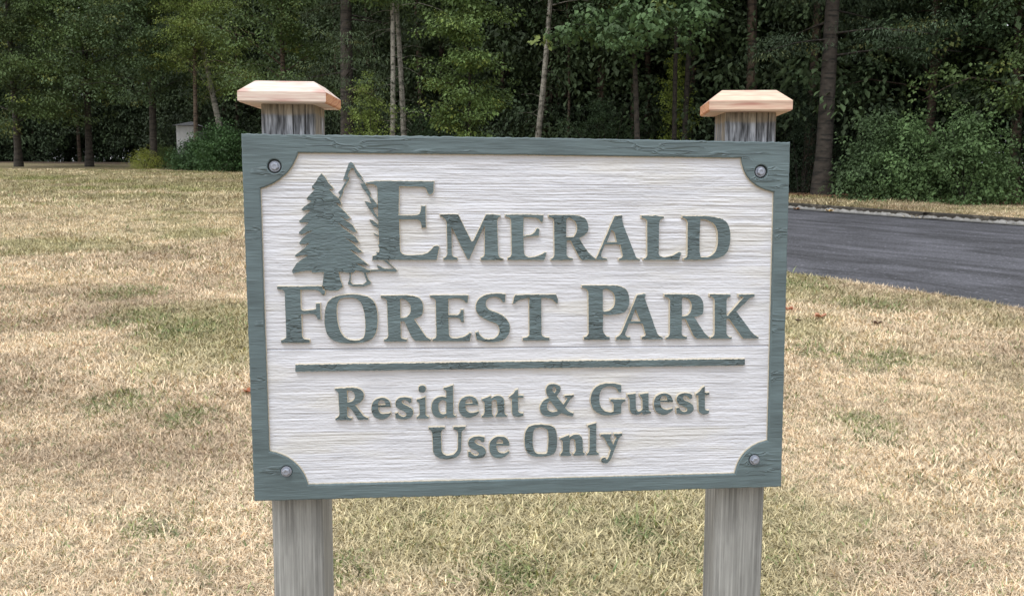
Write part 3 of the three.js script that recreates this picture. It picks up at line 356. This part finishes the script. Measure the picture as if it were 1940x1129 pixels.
// ---------------------------------------------------------------- lawn blades
const M4 = new THREE.Matrix4(), Q = new THREE.Quaternion(), EU = new THREE.Euler(), V = new THREE.Vector3(), S3 = new THREE.Vector3(), COL = new THREE.Color();
function tuftGeo(seed, n, spread, h) {
  const r = rng(seed), pos = [];
  for (let i = 0; i < n; i++) {
    const a = r() * 6.283, d = Math.sqrt(r()) * spread, x = Math.cos(a) * d, z = Math.sin(a) * d, dir = r() * 6.283, len = h * (0.5 + 1.1 * r()), w = 0.0011 + 0.0015 * r(), lay = 0.6 + 0.9 * r();
    const dx = Math.cos(dir), dz = Math.sin(dir), p = [];
    for (let k = 0; k <= 2; k++) { const s = k / 2, b = lay * (0.55 + 0.6 * s), q = len * s; p.push([x + dx * Math.sin(b) * q, 0.001 + Math.cos(Math.min(b, 1.52)) * q, z + dz * Math.sin(b) * q]); }
    const ox = -dz * w, oz = dx * w;
    const A = [p[0][0] - ox, p[0][1], p[0][2] - oz], B = [p[0][0] + ox, p[0][1], p[0][2] + oz], C = [p[1][0] - ox * 0.8, p[1][1], p[1][2] - oz * 0.8], D = [p[1][0] + ox * 0.8, p[1][1], p[1][2] + oz * 0.8], T = p[2];
    pos.push(...A, ...B, ...D, ...A, ...D, ...C, ...C, ...D, ...T);
  }
  const g = new THREE.BufferGeometry(); g.setAttribute('position', new THREE.Float32BufferAttribute(pos, 3)); g.computeVertexNormals(); return g;
}
function instanced(name, g, m, list, parent = scene) { // list of [x, y, z, rx, ry, rz, s, r, g, b]
  const o = shade(new THREE.InstancedMesh(g, m, list.length)); o.name = name;
  list.forEach((a, i) => { Q.setFromEuler(EU.set(a[3], a[4], a[5])); o.setMatrixAt(i, M4.compose(V.set(a[0], a[1], a[2]), Q, S3.setScalar(a[6]))); o.setColorAt(i, COL.setRGB(a[7], a[8], a[9])); });
  parent.add(o); return o;
}
const GREENS = [[-1.9, -3.6, 0.3], [-1.45, -3.3, 0.22], [-2.1, -5.6, 0.5], [-2.6, -6.0, 0.45], [-3.1, -7.4, 0.5], [-1.2, -1.9, 0.2], [0.62, -1.75, 0.16], [0.1, -1.45, 0.2], [2.55, -4.55, 0.28], [2.75, -4.2, 0.3], [3.0, -4.4, 0.3], [2.15, -3.0, 0.25], [2.0, -2.7, 0.18], [3.7, -7.6, 0.5], [3.9, -6.4, 0.5], [-0.5, -1.5, 0.2]];
{
  const blade = new THREE.MeshStandardMaterial({ roughness: 0.8, side: THREE.DoubleSide });
  const rings = [[1.4, 5.2, 210000, 0.88], [5.2, 10, 200000, 1.12], [10, 20, 190000, 1.6], [20, 46, 170000, 2.6]];
  const sets = [[], [], []];
  for (const [d0, d1, n, sc] of rings) for (let i = 0; i < n; i++) {
    const d = Math.sqrt(mix(d0 * d0, d1 * d1, R())), t = mix(-0.98, 0.98, R()), x = camera.position.x + d * t, z = camera.position.z - d;
    if (x > 1.5 && inRoad(x + 0.02 * (R() - 0.5), z)) continue;
    if (woods(x, z) > -0.3 + 0.6 * R()) continue;
    let c = toneAt(x, z), gq = 0;
    for (const [gx, gz, gr] of GREENS) { const q = (1 - Math.hypot(x - gx, (z - gz) * 0.8) / (gr * 0.85)) * (0.3 + 1.4 * noise(x * 9, z * 9, 41)); if (q > 0) gq = Math.max(gq, Math.min(1, q * 1.6)); }
    const alive = R() < gq * 0.38 || R() < 0.05;
    if (alive) c = [mix(0.2, 0.3, R()), mix(0.25, 0.31, R()), 0.11];
    const k = 0.55 + 0.75 * R(), w = R() < 0.12 ? 1.3 : R() < 0.2 ? 0.6 : 1, s = sc * (0.7 + 0.6 * R()) * (alive ? 1.15 : 1) * (fbm(x * 1.3, z * 1.3, 2, 99) + 0.5);
    sets[(R() * 3) | 0].push([x, ground(x, z) + 0.001, z, 0, R() * 6.28, 0, s, c[0] * k * w, c[1] * k * w, c[2] * k * w]);
  }
  const grass = new THREE.Group(); grass.name = 'dry_grass'; grass.userData = { label: 'straw-coloured dry lawn grass with scattered green patches all around the sign', category: 'grass', kind: 'stuff' }; scene.add(grass);
  sets.forEach((l, i) => instanced('grass_blades', tuftGeo(900 + i, 10, 0.034, 0.036), blade, l, grass));
}

// ---------------------------------------------------------------- leaves, trunks, trees
function sprayGeo(seed, n, leaf, wide, flat) { // a spray of leaves about 1 m across
  const r = rng(seed), pos = [];
  for (let i = 0; i < n; i++) {
    const a = r() * 6.283, d = Math.sqrt(r()) * 0.5, y = (r() - 0.5) * flat - d * d * 0.5, l = leaf * (0.6 + 0.8 * r()), w = l * wide;
    const yaw = a + (r() - 0.5) * 2.2, droop = -0.25 - 0.9 * r(), roll = (r() - 0.5) * 1.3;
    Q.setFromEuler(EU.set(roll, -yaw, droop, 'YZX'));
    const o = new THREE.Vector3(Math.cos(a) * d, y, Math.sin(a) * d);
    const P = [[0, 0, 0], [l * 0.4, 0.12 * w, w * 0.5], [l * 0.72, 0.06 * w, w * 0.3], [l, -0.1 * w, 0], [l * 0.72, 0.06 * w, -w * 0.3], [l * 0.4, 0.12 * w, -w * 0.5]].map((p) => new THREE.Vector3(...p).applyQuaternion(Q).add(o));
    for (const [A, B, C] of [[0, 1, 3], [1, 2, 3], [0, 3, 5], [3, 4, 5]]) pos.push(...P[A].toArray(), ...P[B].toArray(), ...P[C].toArray());
  }
  EU.order = 'XYZ';
  const g = new THREE.BufferGeometry(); g.setAttribute('position', new THREE.Float32BufferAttribute(pos, 3)); g.computeVertexNormals(); return g;
}
const LEAF = new THREE.MeshPhysicalMaterial({ roughness: 0.62, side: THREE.DoubleSide, transmission: 0.3, thickness: 0, specularIntensity: 0.4 });
const DARK_LEAF = new THREE.MeshStandardMaterial({ roughness: 0.75, side: THREE.DoubleSide });
const SPRAY = { small: sprayGeo(11, 46, 0.085, 0.6, 0.35), mid: sprayGeo(12, 34, 0.13, 0.7, 0.35), maple: sprayGeo(13, 34, 0.16, 0.9, 0.35), fern: sprayGeo(14, 60, 0.11, 0.22, 0.16), big: sprayGeo(15, 50, 0.13, 0.65, 0.5) };
function barkMat(seed, a, b) {
  const t = tex(128, 512, (u, v) => { const n = fbm(u * 8, v * 20, 4, seed, 8, 20), m = sstep(0.5, 0.7, fbm(u * 4, v * 26, 3, seed + 5, 4, 26)), k = 0.75 + 0.5 * n; return [mix(a[0], b[0], m) * k, mix(a[1], b[1], m) * k, mix(a[2], b[2], m) * k]; });
  const bp = tex(128, 512, (u, v) => fbm(u * 16, v * 16, 3, seed + 9, 16, 16), false);
  return new THREE.MeshStandardMaterial({ map: t, bumpMap: bp, bumpScale: 0.02, roughness: 0.95 });
}
const BARK = { pale: barkMat(501, [150, 145, 135], [92, 90, 82]), brown: barkMat(511, [96, 82, 70], [58, 50, 44]), dark: barkMat(521, [66, 60, 54], [40, 38, 34]) };
function limb(pts, r0, r1, seg = 10, rad = 8) {
  const c = new THREE.CatmullRomCurve3(pts), g = new THREE.TubeGeometry(c, seg, 1, rad, false), p = g.attributes.position, uv = g.attributes.uv, L = c.getLength(), q = new THREE.Vector3();
  for (let i = 0; i <= seg; i++) { c.getPointAt(i / seg, q); const r = mix(r0, r1, i / seg) * (i === 0 ? 1.35 : 1); for (let j = 0; j <= rad; j++) { const k = i * (rad + 1) + j; p.setXYZ(k, q.x + (p.getX(k) - q.x) * r, q.y + (p.getY(k) - q.y) * r, q.z + (p.getZ(k) - q.z) * r); uv.setXY(k, j / rad, (i / seg) * L / 1.6); } }
  g.computeVertexNormals(); return g;
}
// tree: [px, dist] place, height, trunk radius, lean (m sideways over the height), crown base, spread, number of boughs, sprays a bough
function tree(name, label, category, o, group) {
  const [x, z] = spot(o.px, o.d), y = ground(x, z) - 0.05, t = thing(name, label, category, x, y, z, group), r = rng(o.seed), f = (a, b) => a + (b - a) * r();
  const H = o.h, lean = o.lean || 0, at = (s) => new THREE.Vector3(lean * s + (o.bend || 0) * Math.sin(s * 5), H * s, 0.2 * Math.sin(s * 4 + o.seed));
  const geos = [limb([0, 0.25, 0.5, 0.75, 1].map(at), o.r, o.r * 0.3, 14, 9)], list = [];
  const g = o.tone || [0.09, 0.14, 0.045];
  for (let i = 0; i < o.boughs; i++) {
    const s = mix(o.base / H, 0.98, Math.pow((i + r()) / o.boughs, 0.9)), p = at(s), az = o.face !== undefined && r() < 0.55 ? o.face + f(-1.3, 1.3) : f(0, 6.283);
    const len = o.spread * f(0.45, 1.1) * (o.conifer ? Math.max(0.15, 1.05 - s) * 1.3 : Math.sqrt(Math.max(0.1, 1.08 - s)) * 1.15), up = o.conifer ? f(-0.35, 0.0) : f(-0.15, 0.5);
    const e = p.clone().add(new THREE.Vector3(Math.cos(az) * len, up * len, Math.sin(az) * len)), mid = p.clone().lerp(e, 0.5); mid.y += len * (o.conifer ? 0.05 : 0.12);
    geos.push(limb([p, mid, e], Math.min(0.03, Math.max(0.008, o.r * 0.26 * (1 - 0.5 * s))), 0.005, 4, 4));
    for (let k = 0; k < o.sprays; k++) {
      const q = Math.pow(f(0.1, 1), 0.7), b = p.clone().lerp(e, q), wob = len * 0.24; b.y += Math.sin(q * 3.14) * len * 0.09;
      const kk = f(0.6, 1.35), yel = r() < (o.yellow || 0.08) ? f(0.3, 1) : 0;
      list.push([b.x + f(-wob, wob), b.y + f(-wob, wob) * 0.6, b.z + f(-wob, wob), f(-0.35, 0.35), f(0, 6.28), f(-0.35, 0.35), (o.size || 0.7) * f(0.6, 1.25), (g[0] + yel * 0.1) * kk, (g[1] + yel * 0.07) * kk, g[2] * kk]);
    }
  }
  if (o.bark === 'pale') for (let i = 0; i < 16; i++) { // bare lower twigs
    const p = at((1.6 + i * 0.3) / H), az = f(0, 6.283), l = f(0.3, 1.1), e = p.clone().add(new THREE.Vector3(Math.cos(az) * l, f(-0.5, 0.25) * l, Math.sin(az) * l)), m = p.clone().lerp(e, 0.5); m.y += 0.12 * l;
    geos.push(limb([p, m, e], 0.011, 0.004, 4, 4));
  }
  part('trunk', mergeGeometries(geos), BARK[o.bark || 'brown'], t);
  instanced('crown', SPRAY[o.leaf || 'mid'], o.matte ? DARK_LEAF : LEAF, list, t);
  return t;
}
// shrub: stems from the ground, sprays through a mound
function shrub(name, label, o, group) {
  const [x, z] = spot(o.px, o.d), y = ground(x, z) - 0.03, t = thing(name, label, 'shrub', x, y, z, group), r = rng(o.seed), f = (a, b) => a + (b - a) * r(), geos = [], list = [], g = o.tone || [0.075, 0.125, 0.04];
  for (let i = 0; i < 9; i++) { const a = f(0, 6.28), w = o.w * 0.45 * f(0.3, 1), e = new THREE.Vector3(Math.cos(a) * w, o.h * f(0.6, 0.95), Math.sin(a) * w * 0.7); geos.push(limb([new THREE.Vector3(e.x * 0.15, 0, e.z * 0.15), new THREE.Vector3(e.x * 0.5, e.y * 0.6, e.z * 0.5), e], 0.014, 0.004, 5, 5)); }
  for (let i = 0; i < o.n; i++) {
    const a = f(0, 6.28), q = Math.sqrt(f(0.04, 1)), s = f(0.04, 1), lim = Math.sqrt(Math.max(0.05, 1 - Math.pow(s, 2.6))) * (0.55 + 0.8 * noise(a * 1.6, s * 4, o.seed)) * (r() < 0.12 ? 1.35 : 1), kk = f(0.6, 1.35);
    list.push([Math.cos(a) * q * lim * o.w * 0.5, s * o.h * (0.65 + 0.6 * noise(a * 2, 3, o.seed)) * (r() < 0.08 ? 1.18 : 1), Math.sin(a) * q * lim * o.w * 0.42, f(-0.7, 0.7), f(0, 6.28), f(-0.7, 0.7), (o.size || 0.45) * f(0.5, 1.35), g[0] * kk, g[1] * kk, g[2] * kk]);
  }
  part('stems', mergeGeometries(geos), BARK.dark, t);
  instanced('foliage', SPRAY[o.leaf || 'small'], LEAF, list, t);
}
const mid = [0.12, 0.18, 0.06], lime = [0.22, 0.29, 0.075], deep = [0.06, 0.1, 0.04], cool = [0.105, 0.175, 0.07];
const T = (n, l, o) => tree(n, l, 'tree', o);
T('alder_tree', 'slender pale-trunked alder leaning left just left of the sign, behind the low hedge', { px: 440, d: 46, h: 14, r: 0.17, lean: -2.6, base: 3.4, spread: 3.0, boughs: 34, sprays: 22, bark: 'pale', tone: lime, leaf: 'small', size: 0.8, seed: 1, face: 1.8 });
T('cedar_tree', 'broad brown-trunked conifer rising behind the left post cap', { px: 662, d: 31, h: 15, r: 0.26, bark: 'dark', base: 2.4, spread: 3.4, boughs: 44, sprays: 18, tone: [0.055, 0.085, 0.035], leaf: 'fern', size: 0.9, conifer: true, seed: 2, matte: true });
T('alder_tree', 'straight pale grey trunk, left one of the close pair above the sign', { px: 743, d: 30, h: 13, r: 0.1, lean: 0.1, bend: 0.05, base: 5.6, spread: 2.6, boughs: 26, sprays: 18, bark: 'pale', tone: mid, seed: 3 });
T('alder_tree', 'pale grey trunk tilting left, right one of the close pair above the sign', { px: 769, d: 30.6, h: 13, r: 0.11, lean: -0.6, bend: 0.06, base: 5.8, spread: 2.6, boughs: 26, sprays: 18, bark: 'pale', tone: mid, seed: 4 });
T('hazel_tree', 'bushy yellow-green broadleaf tree above the middle-left of the sign top', { px: 890, d: 26.5, h: 7.4, r: 0.06, base: 1.4, spread: 1.7, boughs: 46, sprays: 13, bark: 'dark', tone: [0.135, 0.205, 0.06], leaf: 'mid', size: 0.7, yellow: 0.14, seed: 5, face: 1.6 });
T('alder_tree', 'mottled grey trunk leaning right above the centre of the sign top', { px: 1009, d: 29, h: 12.5, r: 0.11, lean: 1.0, bend: 0.05, base: 5.4, spread: 2.4, boughs: 24, sprays: 18, bark: 'pale', tone: deep, seed: 6 });
T('young_alder', 'thin dark trunk standing right of the mottled grey leaning trunk', { px: 1068, d: 30.5, h: 9, r: 0.055, lean: 0.1, bend: 0.08, base: 4.8, spread: 1.6, boughs: 16, sprays: 12, bark: 'brown', tone: deep, seed: 7 });
T('maple_tree', 'large-leaved maple reaching a bright bough over the right half of the sign top', { px: 1205, d: 25.5, h: 9.5, r: 0.09, lean: -0.3, base: 3.5, spread: 2.7, boughs: 34, sprays: 13, bark: 'dark', tone: cool, leaf: 'maple', size: 0.85, seed: 8, face: 1.9 });
T('young_tree', 'thin dark trunk just left of the right post cap, left one of two', { px: 1273, d: 27, h: 10, r: 0.085, base: 4.6, lean: 0.1, spread: 2.2, boughs: 22, sprays: 14, bark: 'dark', tone: cool, seed: 9 });
T('young_tree', 'thin dark trunk just left of the right post cap, right one of two', { px: 1293, d: 27.4, h: 11, r: 0.1, base: 4.9, lean: 0.3, spread: 2.3, boughs: 22, sprays: 14, bark: 'dark', tone: mid, seed: 10 });
T('fir_tree', 'big brown-trunked fir at the wood edge right of the sign, beside the road', { px: 1556, d: 24.4, h: 16, r: 0.23, bark: 'dark', base: 3.6, spread: 3.6, boughs: 52, sprays: 18, tone: [0.05, 0.08, 0.04], leaf: 'fern', size: 0.85, conifer: true, seed: 12, matte: true });
T('maple_tree', 'green maple hanging over the shrubs by the kerb at the far right', { px: 1745, d: 25.5, h: 11, r: 0.14, base: 2.6, spread: 3.2, boughs: 48, sprays: 18, bark: 'brown', tone: [0.08, 0.13, 0.06], leaf: 'mid', size: 0.8, seed: 13, face: 1.9 });
T('maple_tree', 'green maple at the right edge of the photo behind the kerb', { px: 1905, d: 24, h: 11, r: 0.15, base: 2.4, spread: 3.2, boughs: 46, sprays: 18, bark: 'brown', tone: mid, leaf: 'mid', size: 0.8, seed: 14, face: 2.2 });
T('maple_tree', 'leafy maple with dark trunk beside the yellow-green bush on the left lawn edge', { px: 298, d: 47, h: 14, r: 0.2, base: 3.4, spread: 4.3, boughs: 60, sprays: 20, bark: 'dark', tone: [0.08, 0.125, 0.05], leaf: 'mid', size: 1.0, seed: 15, face: 1.8 });
T('maple_tree', 'spreading broadleaf tree second from the left edge of the lawn', { px: 175, d: 50, h: 14, r: 0.2, base: 2.6, spread: 4.3, boughs: 56, sprays: 20, bark: 'dark', tone: mid, leaf: 'mid', size: 1.05, seed: 16, face: 1.6 });
T('maple_tree', 'broadleaf tree at the far left edge of the lawn', { px: 40, d: 49, h: 14, r: 0.2, base: 2.0, spread: 4.3, boughs: 56, sprays: 20, bark: 'dark', tone: [0.095, 0.14, 0.05], leaf: 'mid', size: 1.05, seed: 17, face: 1.4 });
T('alder_tree', 'bright-leaved tree over the hedge between the leaning alder and the dark-trunked maple', { px: 375, d: 45, h: 13, r: 0.12, lean: 0.4, base: 4.6, spread: 3.4, boughs: 44, sprays: 18, bark: 'brown', tone: lime, leaf: 'small', size: 0.95, seed: 18, face: 1.5 });
T('alder_tree', 'leafy tree filling the gap behind the left post cap and the leaning alder', { px: 545, d: 35, h: 12, r: 0.12, base: 2.2, spread: 3.0, boughs: 46, sprays: 18, bark: 'brown', tone: mid, leaf: 'mid', size: 0.8, seed: 19, face: 1.6 });
const U = (n, l, o) => shrub(n, l, o);
U('hedge_shrub', 'dense dark green low shrub against the left edge of the sign', { px: 432, d: 43, h: 1.9, w: 3.4, n: 420, leaf: 'mid', size: 0.75, tone: [0.075, 0.15, 0.05], seed: 31 });
U('hedge_shrub', 'dense dark green low shrub, left half of the hedge on the left', { px: 382, d: 44.5, h: 1.5, w: 2.4, n: 360, leaf: 'mid', size: 0.75, tone: [0.07, 0.135, 0.05], seed: 32 });
U('yellow_shrub', 'small sunlit yellow-green bush left of the dark maple trunk on the left', { px: 280, d: 46, h: 1.1, w: 1.5, n: 170, size: 0.45, tone: [0.34, 0.38, 0.08], seed: 33 });
U('green_shrub', 'low light green shrub right of the dark maple trunk on the left', { px: 322, d: 49.5, h: 1.0, w: 1.8, n: 190, size: 0.45, tone: [0.14, 0.2, 0.05], seed: 34 });
U('leafy_shrub', 'sunlit leafy shrub between the brown conifer and the pale pair of trunks', { px: 700, d: 28.5, h: 3.2, w: 1.7, n: 230, leaf: 'mid', size: 0.5, tone: lime, seed: 35 });
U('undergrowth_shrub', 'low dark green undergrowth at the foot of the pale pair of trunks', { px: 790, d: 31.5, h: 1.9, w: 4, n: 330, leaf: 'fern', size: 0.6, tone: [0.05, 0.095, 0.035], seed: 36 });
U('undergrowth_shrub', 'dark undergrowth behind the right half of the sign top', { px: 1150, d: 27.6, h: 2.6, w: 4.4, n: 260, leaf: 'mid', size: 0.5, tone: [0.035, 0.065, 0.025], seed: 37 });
U('backlit_shrub', 'bright yellow-green shrub glimpsed between the two thin dark trunks by the right post', { px: 1278, d: 27.9, h: 3.9, w: 1.3, n: 190, leaf: 'mid', size: 0.5, tone: [0.3, 0.38, 0.08], seed: 38 });
U('roadside_shrub', 'feathery green shrub right of the fir trunk beyond the kerb', { px: 1650, d: 22.6, h: 1.9, w: 2.0, n: 380, leaf: 'mid', size: 0.55, tone: [0.09, 0.145, 0.06], seed: 40 });
U('roadside_shrub', 'low bright green shrub in the middle of the row beyond the kerb', { px: 1720, d: 22.2, h: 1.7, w: 2.2, n: 330, leaf: 'mid', size: 0.55, tone: [0.13, 0.21, 0.08], seed: 41 });
U('roadside_shrub', 'green shrub at the right end of the row beyond the kerb', { px: 1830, d: 21.2, h: 2.0, w: 2.6, n: 380, leaf: 'mid', size: 0.6, tone: [0.1, 0.165, 0.06], seed: 42 });
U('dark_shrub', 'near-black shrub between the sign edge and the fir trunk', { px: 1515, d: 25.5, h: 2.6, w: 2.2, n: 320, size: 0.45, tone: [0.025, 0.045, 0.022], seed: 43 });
{ // the wood behind, one mass
  const wood = new THREE.Group(); wood.name = 'woodland'; wood.userData = { label: 'dark mass of trees and brush filling the wood behind the edge trees', category: 'woodland', kind: 'stuff' }; scene.add(wood);
  const trunks = [], list = [], low = [], r = rng(77), f = (a, b) => a + (b - a) * r();
  for (let i = 0; i < 430; i++) {
    const s = f(0, 1) * (EDGE.length - 3) + 1, k = Math.floor(s), a = EDGE[k], b = EDGE[k + 1], q = s - k, px = mix(a.x, b.x, q), pz = mix(a.y, b.y, q), n = new THREE.Vector2(b.y - a.y, -(b.x - a.x)).normalize(), dep = 3.5 + 17 * Math.pow(r(), 0.8);
    const x = px - n.x * dep * (woods(px - n.x, pz - n.y) > 0 ? 1 : -1), z = pz - n.y * dep * (woods(px - n.x, pz - n.y) > 0 ? 1 : -1);
    if (woods(x, z) < 2.5 || x < -60 || x > 40) continue;
    const y = ground(x, z), H = f(11, 18), w = f(0.06, 0.2), l = f(-0.8, 0.8);
    trunks.push(limb([new THREE.Vector3(x, y - 0.1, z), new THREE.Vector3(x + l * 0.4, y + H * 0.5, z), new THREE.Vector3(x + l, y + H, z)], w, w * 0.3, 5, 6));
    for (let j = 0; j < (x < -11 ? 190 : 100); j++) { const hh = 1.4 + (H - 1.5) * Math.pow(r(), 0.85), rad = 3.2 * Math.sqrt(r()), an = f(0, 6.28), kk = f(0.5, 1.3); list.push([x + Math.cos(an) * rad, y + hh, z + Math.sin(an) * rad, f(-0.5, 0.5), f(0, 6.28), f(-0.5, 0.5), f(0.9, 1.7), 0.055 * kk, 0.088 * kk, 0.034 * kk]); }
    for (let j = 0; j < (x < -11 ? 95 : 42); j++) { const rad = 3.2 * Math.sqrt(r()), an = f(0, 6.28), kk = f(0.5, 1.3), X = x + Math.cos(an) * rad, Z = z + Math.sin(an) * rad; list.push([X, ground(X, Z) + f(0.1, dep > 8 ? 5.5 : 2.8), Z, f(-0.6, 0.6), f(0, 6.28), f(-0.6, 0.6), f(0.6, 1.2), 0.035 * kk, 0.06 * kk, 0.024 * kk]); }
  }
  part('trunks', mergeGeometries(trunks), BARK.brown, wood);
  instanced('leaves', SPRAY.big, DARK_LEAF, list, wood);
}
// ---------------------------------------------------------------- small things
{
  const litter = [], r = rng(99), g = sprayGeo(71, 7, 0.11, 0.7, 0.02); g.scale(0.9, 0.3, 0.9);
  for (let i = 0; i < 9000; i++) { const s = r() * 6 + 1, k = Math.floor(s), q = s - k, x = mix(EDGE[k].x, EDGE[k + 1].x, q) + (r() - 0.5) * 3, z = mix(EDGE[k].y, EDGE[k + 1].y, q) + (r() - 0.5) * 3; if (woods(x, z) < -0.5 + r() * 0.8 || inRoad(x, z)) continue; const kk = 0.5 + r(); litter.push([x, ground(x, z) + 0.03, z, 0, r() * 6.28, 0, 0.5 + 0.5 * r(), 0.2 * kk, 0.115 * kk, 0.065 * kk]); }
  const o = instanced('leaf_litter', g, DARK_LEAF, litter); o.userData = { label: 'reddish-brown fallen leaf litter along the foot of the wood', category: 'leaf litter', kind: 'stuff' };
}
function fallenLeaf(label, x, z, size, col, turn) {
  const t = thing('fallen_leaf', label, 'leaf', x, ground(x, z) + (inRoad(x, z) ? 0.035 : 0.03), z), s = new THREE.Shape(), n = 40; // curled five-lobed leaf
  for (let i = 0; i < n; i++) { const a = i / n * Math.PI * 2, q = 0.55 + 0.45 * Math.pow(Math.abs(Math.cos(a * 2.5)), 0.7); (i ? s.lineTo : s.moveTo).call(s, Math.cos(a) * q * size / 2, Math.sin(a) * q * size / 2); }
  const g = new THREE.ExtrudeGeometry(s, { depth: 0.0008, bevelEnabled: false, curveSegments: 1 }), p = g.attributes.position; g.rotateX(-Math.PI / 2);
  for (let i = 0; i < p.count; i++) { const d = Math.hypot(p.getX(i), p.getZ(i)) / size; p.setY(i, p.getY(i) + d * d * size * 1.1); }
  g.computeVertexNormals();
  const m = new THREE.MeshStandardMaterial({ color: new THREE.Color(...col), roughness: 0.75, side: THREE.DoubleSide });
  part('blade', g, m, t);
  part('stalk', limb([new THREE.Vector3(0, 0.001, 0), new THREE.Vector3(-size * 0.4, size * 0.12, 0), new THREE.Vector3(-size * 0.85, size * 0.22, 0.01)], 0.0014, 0.001, 5, 5), m, t);
  t.rotation.y = turn;
}
fallenLeaf('orange-brown fallen leaf in the grass touching the left edge of the sign', -1.22, -3.72, 0.075, [0.33, 0.11, 0.05], 0.6);
fallenLeaf('reddish fallen leaf in the grass just right of the sign, nearest the road edge', 2.98, -6.1, 0.11, [0.36, 0.14, 0.08], 2.1);
fallenLeaf('pale orange fallen leaf a step right of the sign, above the dark leaf', 3.1, -5.75, 0.13, [0.42, 0.2, 0.12], 0.3);
fallenLeaf('small dark brown fallen leaf below the pale orange leaf right of the sign', 2.85, -5.6, 0.06, [0.06, 0.035, 0.025], 1.2);
fallenLeaf('dark curled fallen leaf alone in the middle of the right-hand lawn', 3.45, -5.45, 0.09, [0.1, 0.055, 0.035], 2.7);
fallenLeaf('orange fallen leaf against the kerb close to the sign edge', 8.1, -18.3, 0.2, [0.5, 0.25, 0.12], 0.9);
fallenLeaf('yellow fallen leaf on the asphalt along the kerb, right of the orange one', 8.55, -17.6, 0.2, [0.6, 0.38, 0.1], 2.2);
{ // the pale building glimpsed through the trees
  const [x, z] = spot(360, 51), y = ground(x, z), b = thing('white_cabin', 'small white boarded building glimpsed through the trees above the hedge on the left', 'building', x, y, z);
  const wm = new THREE.MeshStandardMaterial({ color: new THREE.Color(0.78, 0.78, 0.8), roughness: 0.7 }), rm = new THREE.MeshStandardMaterial({ color: new THREE.Color(0.16, 0.16, 0.17), roughness: 0.9 });
  const core = new THREE.BoxGeometry(1.7, 2.3, 2.4); core.translate(0, 1.15, -1.22); part('wall', core, wm, b);
  for (let i = 0; i < 6; i++) { const g = new THREE.BoxGeometry(0.262, 2.26, 0.03); g.translate(-0.7 + i * 0.28, 1.15, 0.0); part('board', g, wm, b); }
  const roof = new THREE.CylinderGeometry(0.02, 2.1, 1.1, 4, 1); roof.rotateY(Math.PI / 4); roof.scale(0.72, 0.3, 0.95); roof.translate(0, 2.46, -1.2); part('roof', roof, rm, b); b.scale.set(0.66, 1, 1);
}
renderer.render(scene, camera);
